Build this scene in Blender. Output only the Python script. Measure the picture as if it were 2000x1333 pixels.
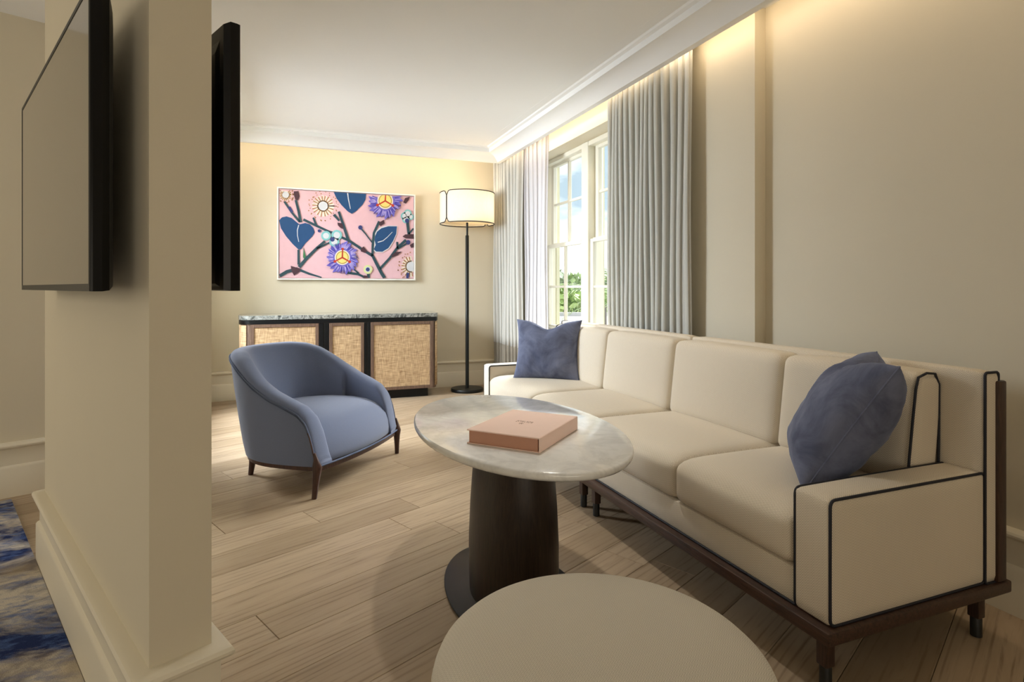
import bpy, bmesh, math, random
from mathutils import Vector, Matrix, noise as mnoise
R = math.radians
sc = bpy.context.scene
C = sc.collection
for o in list(bpy.data.objects):
    bpy.data.objects.remove(o)

# ------------------------------------------------------------------ camera
CAM_H = 1.1
cd = bpy.data.cameras.new('camera'); cam = bpy.data.objects.new('camera', cd); C.objects.link(cam)
cam.location = (0, 0, CAM_H)
cam.rotation_euler = (R(90), 0, -math.atan(432 / 1120))
cd.sensor_width = 36; cd.lens = 36 * 1120 / 2000
cd.shift_y = -(666.5 - 562) / 2000
cd.clip_start = .02; cd.clip_end = 500
sc.camera = cam

# ------------------------------------------------------------------ node helpers
class NT:
    def __init__(s, tree): s.t = tree; s.n = tree.nodes; s.l = tree.links
    def add(s, kind, **kw):
        n = s.n.new(kind)
        for k, v in kw.items(): setattr(n, k, v)
        return n
    def put(s, sock, v):
        if isinstance(v, bpy.types.NodeSocket): s.l.new(v, sock)
        elif v is not None:
            if isinstance(v, tuple) and len(v) == 3 and sock.type == 'RGBA': v = (*v, 1)
            sock.default_value = v
    def math(s, op, a, b=None, c=None):
        n = s.add('ShaderNodeMath', operation=op)
        for i, v in enumerate((a, b, c)):
            if v is not None: s.put(n.inputs[i], v)
        return n.outputs[0]
    def mix(s, f, a, b, blend='MIX'):
        n = s.add('ShaderNodeMix', data_type='RGBA', blend_type=blend)
        s.put(n.inputs[0], f); s.put(n.inputs[6], a); s.put(n.inputs[7], b)
        return n.outputs[2]
    def noise(s, vec, scale, detail=3, rough=.5, dist=0):
        n = s.add('ShaderNodeTexNoise'); s.put(n.inputs['Vector'], vec)
        n.inputs['Scale'].default_value = scale; n.inputs['Detail'].default_value = detail
        n.inputs['Roughness'].default_value = rough; n.inputs['Distortion'].default_value = dist
        return n.outputs['Fac']
    def ramp(s, f, a, b):
        n = s.add('ShaderNodeMapRange'); s.put(n.inputs[0], f)
        n.inputs[1].default_value = a; n.inputs[2].default_value = b
        return n.outputs[0]
    def mapping(s, vec, scale=(1, 1, 1), loc=None):
        n = s.add('ShaderNodeMapping'); s.put(n.inputs[0], vec); n.inputs[3].default_value = scale
        if loc is not None: s.put(n.inputs[1], loc)
        return n.outputs[0]
    def bump(s, h, strength, dist=.01):
        n = s.add('ShaderNodeBump'); s.put(n.inputs['Height'], h)
        n.inputs['Strength'].default_value = strength; n.inputs['Distance'].default_value = dist
        return n.outputs[0]

def srgb(r, g, b):
    f = lambda v: ((v / 255 + .055) / 1.055) ** 2.4 if v > 10 else v / 255 / 12.92
    return (f(r), f(g), f(b))

def new_mat(name):
    m = bpy.data.materials.new(name); m.use_nodes = True
    t = NT(m.node_tree); t.n.clear()
    out = t.add('ShaderNodeOutputMaterial'); p = t.add('ShaderNodeBsdfPrincipled')
    t.l.new(p.outputs[0], out.inputs[0])
    return m, t, p, out

def coords(t, which='Object'):
    return t.add('ShaderNodeTexCoord').outputs[which]

def plain(name, col, rough=.5, metal=0, var=.06, scale=8, bump=0, bscale=60, coat=0, sheen=0, spec=.5):
    m, t, p, _ = new_mat(name)
    v = coords(t)
    f = t.noise(v, scale, 4)
    dark = tuple(c * (1 - var) for c in col); lite = tuple(min(1, c * (1 + var)) for c in col)
    t.put(p.inputs['Base Color'], t.mix(f, dark, lite))
    p.inputs['Roughness'].default_value = rough; p.inputs['Metallic'].default_value = metal
    p.inputs['Coat Weight'].default_value = coat; p.inputs['Sheen Weight'].default_value = sheen
    p.inputs['Specular IOR Level'].default_value = spec
    if bump: t.put(p.inputs['Normal'], t.bump(t.noise(v, bscale, 3), bump, .004))
    return m

# ------------------------------------------------------------------ world, sun, exposure
w = bpy.data.worlds.new('sky'); sc.world = w; w.use_nodes = True
t = NT(w.node_tree); t.n.clear()
wo = t.add('ShaderNodeOutputWorld'); bg = t.add('ShaderNodeBackground'); t.l.new(bg.outputs[0], wo.inputs[0])
gv = t.add('ShaderNodeTexCoord').outputs['Generated']
cl = t.ramp(t.noise(t.mapping(gv, (1, 1, 2.6)), 2.6, 6, .55), .42, .60)
sky = t.mix(cl, (.42, .54, .63), (1.6, 1.6, 1.6))
t.put(bg.inputs[0], sky); bg.inputs[1].default_value = 1.0

SUN = 7.5
sl = bpy.data.lights.new('sun', 'SUN'); so = bpy.data.objects.new('sun', sl); C.objects.link(so)
sl.energy = SUN; sl.angle = R(32); sl.color = (1, .99, .97)
so.rotation_euler = Vector((-.76, -.38, -.56)).to_track_quat('-Z', 'Y').to_euler()
so.location = (9, 8, 7)

def area(name, loc, aim, sx, sy, energy, col, spread=180):
    l = bpy.data.lights.new(name, 'AREA'); o = bpy.data.objects.new(name, l); C.objects.link(o)
    l.shape = 'RECTANGLE'; l.size = sx; l.size_y = sy; l.energy = energy; l.color = col; l.spread = R(spread)
    o.location = loc
    d = (Vector(aim) - Vector(loc)).normalized()
    z = -d; x = Vector((0, 0, 1)).cross(z)
    x = x.normalized() if x.length > 1e-4 else Vector((1, 0, 0))
    y = z.cross(x); o.rotation_euler = Matrix((x, y, z)).transposed().to_euler()
    return o
# unseen fill lamps added at the left and behind the camera
area('bedroom_fill', (-3.78, 2.05, 1.35), (.2, 3.3, .8), 1.8, 1.7, 18, (1, .91, .76))  # added fill on the bedroom side, no window built here
area('bedroom_rear_fill', (-1.30, -2.15, 1.45), (-1.9, 3.4, 1.2), 1.3, 1.5, 6, (1, .90, .74), 130)  # added fill for the bedroom wall, no window built here
area('added_window_fill', (-1.95, 4.85, 2.15), (.5, 4.75, 1.0), 2.0, 1.5, 238, (.86, .91, 1), 150)  # added lamp outside the added left window, brightens the far end
area('rear_fill', (.35, -2.1, .95), (.3, 2, 1.0), 1.6, 1.0, 6, (1, .90, .74), 150)  # added fill from behind the camera, no window built here
DOWN = 3.2
WARM = (1, .78, .54)
# led strips lying in the coves behind the crown
area('cove_led_side', (2.092, 1.95, 2.50), (2.24, 1.95, 2.28), 7.4, .012, 7, WARM)
area('cove_led_back', (.55, 5.80, 2.50), (.55, 6.18, 2.30), 2.7, .012, 3, WARM)
sc.view_settings.view_transform = 'Standard'; sc.view_settings.look = 'None'
sc.view_settings.gamma = 1; sc.view_settings.use_curve_mapping = False
sc.view_settings.exposure = 0.7
sc.cycles.use_denoising = True
sc.cycles.max_bounces = 8; sc.cycles.diffuse_bounces = 5; sc.cycles.glossy_bounces = 4
sc.cycles.transparent_max_bounces = 12; sc.cycles.transmission_bounces = 6
sc.cycles.sample_clamp_indirect = 6; sc.cycles.caustics_reflective = False; sc.cycles.caustics_refractive = False

# ------------------------------------------------------------------ materials
M = {}
M['wall'] = plain('wall_paint', srgb(215, 206, 184), .75, var=.015, scale=3, bump=.05, bscale=220)
M['ceiling'] = plain('ceiling_paint', srgb(240, 240, 238), .8, var=.01, scale=3)
M['trim'] = plain('trim_paint', srgb(228, 220, 200), .42, var=.012, scale=4)
M['white'] = plain('white_lacquer', srgb(240, 238, 232), .4, var=.01)
M['frame_paint'] = plain('window_frame_paint', srgb(228, 224, 208), .45, var=.02)
M['outer_paint'] = plain('outside_stucco', srgb(206, 202, 176), .8, var=.05)
M['black_metal'] = plain('black_metal', srgb(22, 24, 26), .38, metal=.6, var=.1)
M['black_plastic'] = plain('black_gloss_plastic', (.004, .004, .004), .3, var=.1, spec=.25)
M['dark_plastic'] = plain('black_matte_plastic', (.010, .011, .010), .45, var=.1)
M['piping'] = plain('black_navy_piping', srgb(26, 28, 38), .6, var=.1, scale=60)
M['chair_fabric'] = plain('blue_grey_wool', srgb(104, 114, 140), .92, var=.07, scale=220, bump=.25, bscale=420, sheen=.25, spec=.2)
M['chair_piping'] = plain('blue_grey_piping', srgb(92, 102, 126), .9, var=.08, scale=200, spec=.2)
M['ottoman_fabric'] = None
M['pink'] = plain('pale_pink_paper', srgb(246, 216, 202), .6, var=.02, scale=30)
M['pink_dark'] = plain('pink_box_inner', srgb(196, 146, 122), .7, var=.03, scale=30)
M['foil'] = plain('copper_foil', srgb(160, 120, 100), .5, var=.05)
M['pole'] = plain('blackened_bronze', srgb(26, 28, 26), .42, metal=.5, var=.08)
M['roof_white'] = plain('white_roof_membrane', (.5, .49, .48), .8)
M['brick_far'] = plain('terracotta_far', (.12, .06, .035), .9)

def wood(name, col, dark, rough=.45, scale=3, axis=(1, 12, 12), coat=0, spec=.5):
    m, t, p, _ = new_mat(name)
    v = t.mapping(coords(t), axis)
    a = t.noise(v, scale * 4, 6, .6, .6)
    t.put(p.inputs['Base Color'], t.mix(t.ramp(a, .35, .68), dark, col))
    p.inputs['Roughness'].default_value = rough; p.inputs['Coat Weight'].default_value = coat
    p.inputs['Specular IOR Level'].default_value = spec
    t.put(p.inputs['Normal'], t.bump(a, .12, .003))
    return m
M['walnut'] = wood('dark_walnut', srgb(78, 54, 42), srgb(48, 32, 25), .42, axis=(12, 1, 12))
M['walnut_v'] = wood('dark_walnut_upright', srgb(78, 54, 42), srgb(48, 32, 25), .42, axis=(12, 12, 1))
M['leg_wood'] = wood('mahogany_leg', srgb(74, 44, 34), srgb(46, 26, 20), .38, axis=(10, 10, 1))
M['board_wood'] = wood('sideboard_wood', srgb(116, 92, 76), srgb(86, 66, 54), .5, axis=(10, 10, 1))
M['pedestal'] = wood('espresso_veneer', srgb(58, 44, 35), srgb(36, 27, 22), .42, axis=(16, 16, 1))

# oak floor planks: local x runs along the plank
m, t, p, _ = new_mat('oiled_oak_plank'); M['oak'] = m
ob = coords(t); rnd = t.add('ShaderNodeObjectInfo').outputs['Random']
off = t.add('ShaderNodeCombineXYZ'); t.put(off.inputs[0], t.math('MULTIPLY', rnd, 37.0)); t.put(off.inputs[1], t.math('MULTIPLY', rnd, 11.0))
v1 = t.mapping(ob, (1.0, 9, 9), off.outputs[0]); v2 = t.mapping(ob, (2.2, 60, 60), off.outputs[0])
g1 = t.noise(v1, 1.6, 5, .6, 1.3); g2 = t.noise(v2, 1.6, 4, .65, .3)
rings = t.add('ShaderNodeTexWave'); rings.wave_type = 'BANDS'; rings.bands_direction = 'Y'
t.put(rings.inputs['Vector'], v1); rings.inputs['Scale'].default_value = 1.3; rings.inputs['Distortion'].default_value = 9
rings.inputs['Detail'].default_value = 2; rings.inputs['Detail Scale'].default_value = .6
base = t.mix(rnd, srgb(164, 144, 118), srgb(190, 170, 144))
base = t.mix(t.math('MULTIPLY', t.ramp(g1, .35, .75), .55), base, srgb(152, 130, 104))
vein = t.math('MULTIPLY', t.ramp(rings.outputs['Fac'], .72, 1.0), t.ramp(g1, .42, .62))
base = t.mix(t.math('MULTIPLY', vein, .55), base, srgb(104, 82, 60))
base = t.mix(t.math('MULTIPLY', t.ramp(g2, .58, .78), .5), base, srgb(112, 90, 68))
t.put(p.inputs['Base Color'], base); t.put(p.inputs['Roughness'], t.ramp(g1, -1.2, 3.2))
p.inputs['Specular IOR Level'].default_value = .42
t.put(p.inputs['Normal'], t.bump(g2, .12, .002))
M['subfloor'] = plain('dark_joint', srgb(70, 54, 40), .9)

# herringbone linen for the sofa
def herringbone(name, light, dark, sw=.013, sp=.0052, rough=.9):
    m, t, p, _ = new_mat(name)
    sx = t.add('ShaderNodeSeparateXYZ'); t.put(sx.inputs[0], coords(t))
    g = t.add('ShaderNodeSeparateXYZ'); t.put(g.inputs[0], coords(t, 'Normal'))
    ay = t.math('GREATER_THAN', t.math('ABSOLUTE', g.outputs[1]), .66)
    az = t.math('GREATER_THAN', t.math('ABSOLUTE', g.outputs[2]), .66)
    pick = lambda f, a, b: t.math('ADD', t.math('MULTIPLY', f, a), t.math('MULTIPLY', t.math('SUBTRACT', 1.0, f), b))
    u = pick(ay, sx.outputs[0], sx.outputs[1]); v = pick(az, sx.outputs[0], sx.outputs[2])
    zig = t.math('ABSOLUTE', t.math('SUBTRACT', t.math('FRACT', t.math('DIVIDE', u, sw)), .5))
    ph = t.math('DIVIDE', t.math('ADD', v, t.math('MULTIPLY', zig, sw * 1.6)), sp)
    s = t.math('SINE', t.math('MULTIPLY', ph, 6.2832))
    f = t.ramp(s, -.6, .6)
    slub = t.noise(t.mapping(coords(t), (40, 40, 3)), 6, 3)
    lt = t.mix(slub, light, tuple(c * .93 for c in light))
    t.put(p.inputs['Base Color'], t.mix(t.math('MULTIPLY', f, .62), lt, dark))
    p.inputs['Roughness'].default_value = rough; p.inputs['Specular IOR Level'].default_value = .2
    p.inputs['Sheen Weight'].default_value = .1
    t.put(p.inputs['Normal'], t.bump(s, .10, .001))
    return m
M['linen'] = herringbone('cream_herringbone_linen', srgb(236, 226, 208), srgb(184, 169, 146), .018, .0074)
M['ottoman_fabric'] = herringbone('oat_woven_wool', srgb(220, 213, 198), srgb(178, 170, 154), .012, .006)

# velvet
m, t, p, _ = new_mat('slate_blue_velvet'); M['velvet'] = m
v = coords(t); a = t.noise(v, 7, 5, .6, .8); b = t.noise(t.mapping(v, (6, 1, 1)), 14, 3)
col = t.mix(t.ramp(a, .35, .65), srgb(80, 86, 110), srgb(122, 128, 152)); col = t.mix(t.math('MULTIPLY', b, .3), col, srgb(92, 98, 122))
t.put(p.inputs['Base Color'], col); p.inputs['Roughness'].default_value = .8
p.inputs['Sheen Weight'].default_value = .55; p.inputs['Sheen Roughness'].default_value = .4
p.inputs['Sheen Tint'].default_value = (*srgb(150, 160, 190), 1); p.inputs['Specular IOR Level'].default_value = .15
t.put(p.inputs['Normal'], t.bump(a, .25, .01))

# marble
def marble(name, base, vein, amount, scale, rough):
    m, t, p, _ = new_mat(name)
    v = coords(t); n1 = t.noise(v, scale, 8, .62, 1.6); n2 = t.noise(v, scale * 3.1, 6, .6, 1.0)
    ve = t.math('SUBTRACT', 1.0, t.math('MULTIPLY', t.math('ABSOLUTE', t.math('SUBTRACT', n1, .5)), 9.0))
    ve = t.ramp(ve, .1, 1.0)
    f = t.math('ADD', t.math('MULTIPLY', ve, amount), t.math('MULTIPLY', t.ramp(n2, .45, .75), amount * .8))
    t.put(p.inputs['Base Color'], t.mix(f, base, vein)); p.inputs['Roughness'].default_value = rough
    p.inputs['Coat Weight'].default_value = .7; p.inputs['Coat Roughness'].default_value = .17; p.inputs['Coat IOR'].default_value = 1.6
    return m
M['marble'] = marble('white_carrara_marble', srgb(240, 240, 238), srgb(160, 160, 160), .22, 4.5, .16)
M['dark_marble'] = marble('grey_green_marble', srgb(70, 74, 72), srgb(190, 194, 190), .5, 9, .15)

# woven cane / raffia
m, t, p, _ = new_mat('woven_raffia'); M['raffia'] = m
v = coords(t)
a = t.noise(t.mapping(v, (240, 1, 14)), 1, 2); b = t.noise(t.mapping(v, (14, 1, 240)), 1, 2); d = t.noise(v, 9, 3)
f = t.math('ADD', t.math('MULTIPLY', a, .5), t.math('MULTIPLY', b, .5))
col = t.mix(t.ramp(f, .36, .64), srgb(128, 98, 68), srgb(218, 190, 150)); col = t.mix(t.math('MULTIPLY', d, .35), col, srgb(188, 158, 118))
t.put(p.inputs['Base Color'], col); p.inputs['Roughness'].default_value = .85
t.put(p.inputs['Normal'], t.bump(f, .5, .004))

# drapes
def drape_mat(name, col, trans, alpha=0.0):
    m, t, p, out = new_mat(name)
    v = coords(t); a = t.noise(t.mapping(v, (60, 60, 500)), 1, 2); b = t.noise(t.mapping(v, (500, 500, 30)), 1, 2)
    f = t.math('MULTIPLY', t.math('ADD', a, b), .5)
    cc = t.mix(f, tuple(c * .86 for c in col), tuple(min(1, c * 1.1) for c in col))
    t.put(p.inputs['Base Color'], cc); p.inputs['Roughness'].default_value = .9; p.inputs['Specular IOR Level'].default_value = .2
    tr = t.add('ShaderNodeBsdfTranslucent'); t.put(tr.inputs[0], cc)
    mx = t.add('ShaderNodeMixShader'); mx.inputs[0].default_value = trans
    t.l.new(p.outputs[0], mx.inputs[1]); t.l.new(tr.outputs[0], mx.inputs[2]); res = mx.outputs[0]
    if alpha:
        tp = t.add('ShaderNodeBsdfTransparent'); m2 = t.add('ShaderNodeMixShader'); m2.inputs[0].default_value = alpha
        t.l.new(res, m2.inputs[1]); t.l.new(tp.outputs[0], m2.inputs[2]); res = m2.outputs[0]
    t.l.new(res, out.inputs[0])
    return m
M['drape'] = drape_mat('grey_linen_drape', srgb(222, 221, 214), .32)
M['drape_hem'] = drape_mat('taupe_hem_band', srgb(136, 128, 114), .1)
M['sheer'] = drape_mat('white_sheer_voile', srgb(214, 212, 214), .14, .14)

# window glass
m, t, p, out = new_mat('clear_pane'); M['glass'] = m
tp = t.add('ShaderNodeBsdfTransparent'); tp.inputs[0].default_value = (.97, .985, .98, 1)
gl = t.add('ShaderNodeBsdfGlossy'); gl.inputs['Roughness'].default_value = .02
fr = t.add('ShaderNodeLayerWeight')
mx = t.add('ShaderNodeMixShader'); t.put(mx.inputs[0], t.math('ADD', t.math('MULTIPLY', t.math('POWER', fr.outputs['Facing'], 5.0), .5), .025)); t.l.new(tp.outputs[0], mx.inputs[1]); t.l.new(gl.outputs[0], mx.inputs[2])
t.l.new(mx.outputs[0], out.inputs[0])

# lamp shade: translucent linen
m, t, p, out = new_mat('ivory_lamp_linen'); M['shade'] = m
v = coords(t); f = t.noise(t.mapping(v, (200, 200, 30)), 1, 2)
cc = t.mix(f, srgb(236, 224, 200), srgb(248, 240, 222))
t.put(p.inputs['Base Color'], cc); p.inputs['Roughness'].default_value = .9
tr = t.add('ShaderNodeBsdfTranslucent'); t.put(tr.inputs[0], cc)
mx = t.add('ShaderNodeMixShader'); mx.inputs[0].default_value = .45
t.l.new(p.outputs[0], mx.inputs[1]); t.l.new(tr.outputs[0], mx.inputs[2]); t.l.new(mx.outputs[0], out.inputs[0])
m, t, p, out = new_mat('glowing_bulb'); M['bulb'] = m
p.inputs['Emission Color'].default_value = (1, .85, .62, 1); p.inputs['Emission Strength'].default_value = 4

# tv screen
m, t, p, _ = new_mat('tv_glass'); M['screen'] = m
t.put(p.inputs['Base Color'], t.mix(t.noise(coords(t), 3), (.012, .012, .013), (.016, .016, .017)))
p.inputs['IOR'].default_value = 2.6; p.inputs['Roughness'].default_value = .10; p.inputs['Coat Weight'].default_value = 1; p.inputs['Coat Roughness'].default_value = .1

# rug
m, t, p, _ = new_mat('abstract_blue_rug'); M['rug'] = m
v = coords(t); a = t.noise(t.mapping(v, (1.7, 2.4, 1)), 1.7, 9, .68, .5); b = t.noise(t.mapping(v, (2, 4, 1)), 5, 6, .7)
col = t.mix(t.ramp(a, .40, .56), srgb(38, 52, 96), srgb(206, 200, 190)); col = t.mix(t.math('MULTIPLY', t.ramp(b, .48, .62), .7), col, srgb(84, 110, 166))
col = t.mix(t.math('MULTIPLY', t.ramp(t.noise(v, 2.2, 5), .55, .68), .6), col, srgb(186, 170, 140))
t.put(p.inputs['Base Color'], col); p.inputs['Roughness'].default_value = .95; p.inputs['Specular IOR Level'].default_value = .1
t.put(p.inputs['Normal'], t.bump(t.noise(v, 300, 2), .5, .006))

# painting colours
PAINT = {k: plain('paint_' + k, srgb(*c), .6, var=.05, scale=20) for k, c in dict(pink=(216, 176, 184), blue=(16, 66, 112), white=(200, 203, 208),
    stem=(32, 64, 74), brown=(66, 40, 50), violet=(104, 96, 186), lilac=(176, 164, 214), yellow=(240, 205, 120), red=(176, 54, 32),
    teal=(120, 180, 182), cream=(222, 212, 198), ochre=(160, 116, 70), navy=(44, 56, 110), lime=(206, 214, 150), green=(52, 110, 70), olive=(170, 150, 60), deep=(60, 52, 150)).items()}
# foliage outside
def leaf_mat(name, a, b):
    m, t, p, _ = new_mat(name); t.put(p.inputs['Base Color'], t.mix(t.ramp(t.noise(coords(t), 1.5, 5, .7), .35, .65), a, b))
    p.inputs['Roughness'].default_value = .7; return m
M['leaf_a'] = leaf_mat('bright_foliage', (.22, .36, .07), (.5, .62, .22))
M['leaf_b'] = leaf_mat('mid_foliage', (.17, .28, .09), (.4, .5, .2))
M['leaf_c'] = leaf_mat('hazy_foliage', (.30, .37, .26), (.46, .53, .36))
M['bark'] = leaf_mat('palm_bark', (.14, .12, .1), (.24, .21, .18))
M['ground'] = leaf_mat('far_ground', (.04, .055, .02), (.09, .09, .05))

# ------------------------------------------------------------------ mesh helpers
def link(name, me, mat, parent=None, loc=None):
    o = bpy.data.objects.new(name, me); C.objects.link(o)
    if mat is not None and not me.materials: me.materials.append(mat)
    if parent is not None: o.parent = parent
    if loc is not None: o.location = loc
    return o
def tag(o, label, cat, group=None):
    o['label'] = label; o['category'] = cat
    if group: o['group'] = group
    return o
def struct(o): o['kind'] = 'structure'; return o
def thing(name, label, cat, loc=(0, 0, 0), rz=0, group=None):
    o = bpy.data.objects.new(name, None); C.objects.link(o); o.empty_display_size = .1
    o.location = loc; o.rotation_euler = (0, 0, rz)
    return tag(o, label, cat, group)
def smooth_me(me, angle=None):
    for p in me.polygons: p.use_smooth = True
    if angle:
        bm = bmesh.new(); bm.from_mesh(me)
        for e in bm.edges:
            if len(e.link_faces) == 2 and e.calc_face_angle(0) > R(angle): e.smooth = False
        bm.to_mesh(me); bm.free()
    return me
def pymesh(name, verts, faces, smooth=False, angle=None):
    me = bpy.data.meshes.new(name); me.from_pydata([tuple(v) for v in verts], [], faces); me.validate(); me.update()
    bm = bmesh.new(); bm.from_mesh(me); bmesh.ops.recalc_face_normals(bm, faces=bm.faces); bm.to_mesh(me); bm.free()
    if smooth: smooth_me(me, angle)
    return me
def bm_mesh(name, bm, smooth=False, angle=None):
    bmesh.ops.recalc_face_normals(bm, faces=bm.faces)
    me = bpy.data.meshes.new(name); bm.to_mesh(me); bm.free()
    if smooth: smooth_me(me, angle)
    return me
def add_box(bm, a, b, bevel=0, seg=2):
    a, b = Vector(a), Vector(b)
    r = bmesh.ops.create_cube(bm, size=1, matrix=Matrix.Translation((a + b) / 2) @ Matrix.Diagonal((*(b - a), 1)))
    if bevel:
        es = list({e for v in r['verts'] for e in v.link_edges})
        bmesh.ops.bevel(bm, geom=es, offset=bevel, segments=seg, affect='EDGES', profile=.5)
def box(name, a, b, mat, parent=None, bevel=0, seg=2):
    bm = bmesh.new(); add_box(bm, a, b, bevel, seg)
    return link(name, bm_mesh(name, bm, bevel > 0 and seg > 1, 40), mat, parent)
def lathe_me(name, prof, n=48, sx=1, sy=1, cap=True, angle=50):
    vs, fs = [], []
    for r, z in prof:
        for k in range(n):
            a = 2 * math.pi * k / n; vs.append((r * sx * math.cos(a), r * sy * math.sin(a), z))
    for i in range(len(prof) - 1):
        for k in range(n): fs.append((i * n + k, i * n + (k + 1) % n, (i + 1) * n + (k + 1) % n, (i + 1) * n + k))
    if cap: fs.append(tuple(range(n - 1, -1, -1))); fs.append(tuple((len(prof) - 1) * n + k for k in range(n)))
    return pymesh(name, vs, fs, True, angle)
def tube_me(name, pts, rad, n=8, closed=False):
    pts = [Vector(p) for p in pts]; vs, fs = [], []; m = len(pts)
    prev = None
    for i, p in enumerate(pts):
        a = pts[(i - 1) % m] if (closed or i > 0) else p; b = pts[(i + 1) % m] if (closed or i < m - 1) else p
        d = (b - a).normalized()
        if prev is None: x = d.orthogonal().normalized()
        else: x = (prev - d * prev.dot(d)).normalized()
        prev = x; y = d.cross(x); r = rad[i] if isinstance(rad, (list, tuple)) else rad
        for k in range(n):
            an = 2 * math.pi * k / n; vs.append(p + x * (r * math.cos(an)) + y * (r * math.sin(an)))
    for i in range(m if closed else m - 1):
        j = (i + 1) % m
        for k in range(n): fs.append((i * n + k, i * n + (k + 1) % n, j * n + (k + 1) % n, j * n + k))
    if not closed: fs.append(tuple(range(n))); fs.append(tuple((m - 1) * n + k for k in range(n)))
    return pymesh(name, vs, fs, True, 60)
def tube(name, pts, rad, mat, parent=None, n=8, closed=False): return link(name, tube_me(name, pts, rad, n, closed), mat, parent)
def extrude_me(name, prof, axis_a, axis_b, a, b):
    """profile [(p,q)] -> prism; point = origin a + p*axis_a + q*axis_b, swept from a to b"""
    a, b, A, B = Vector(a), Vector(b), Vector(axis_a), Vector(axis_b); n = len(prof)
    vs = [a + A * p + B * q for p, q in prof] + [b + A * p + B * q for p, q in prof]
    fs = [(i, (i + 1) % n, n + (i + 1) % n, n + i) for i in range(n)] + [tuple(range(n)), tuple(range(n, 2 * n))]
    return pymesh(name, vs, fs)
def rounded_path(pts, r, seg=5):
    """closed polygon of 3-D points with rounded corners"""
    out = []; n = len(pts); pts = [Vector(p) for p in pts]
    for i, p in enumerate(pts):
        a = (pts[i - 1] - p).normalized(); b = (pts[(i + 1) % n] - p).normalized()
        for k in range(seg + 1):
            f = k / seg; out.append((p + a * r) * (1 - f) ** 2 + p * 2 * f * (1 - f) + (p + b * r) * f * f)
    return out
def cushion_me(name, size, bevel=.04, bulge=(.0, .0, .0), n=14, warp=None):
    """soft box centred on the origin: rounded edges, faces crowned outward"""
    sx, sy, sz = (s / 2 for s in size); bm = bmesh.new()
    bmesh.ops.create_cube(bm, size=2)
    bmesh.ops.subdivide_edges(bm, edges=bm.edges[:], cuts=n, use_grid_fill=True)
    for v in bm.verts:
        c = v.co.copy()
        # cluster samples towards the edges
        q = [math.copysign(1 - (1 - abs(k)) ** 1.6, k) for k in c]
        p = Vector((q[0] * sx, q[1] * sy, q[2] * sz))
        inner = Vector((max(-sx + bevel, min(sx - bevel, p.x)), max(-sy + bevel, min(sy - bevel, p.y)), max(-sz + bevel, min(sz - bevel, p.z))))
        d = p - inner
        if d.length > 1e-6: p = inner + d.normalized() * bevel
        e = [1 - abs(k) ** 2.2 for k in q]
        p.x += math.copysign(1, q[0]) * abs(q[0]) * bulge[0] * e[1] * e[2] if bulge[0] else 0
        p.y += math.copysign(1, q[1]) * abs(q[1]) * bulge[1] * e[0] * e[2] if bulge[1] else 0
        p.z += math.copysign(1, q[2]) * abs(q[2]) * bulge[2] * e[0] * e[1] if bulge[2] else 0
        if warp: p = warp(p)
        v.co = p
    return bm_mesh(name, bm, True)

# ------------------------------------------------------------------ the building
TH = R(24.5)
U = Vector((-math.sin(TH), math.cos(TH), 0)); V = Vector((math.cos(TH), math.sin(TH), 0))
ZC = 2.54; XW = 2.285; XP = 2.215; YB = 6.2; YR = 2.29; XL = -.85; YL = 4.01
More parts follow.
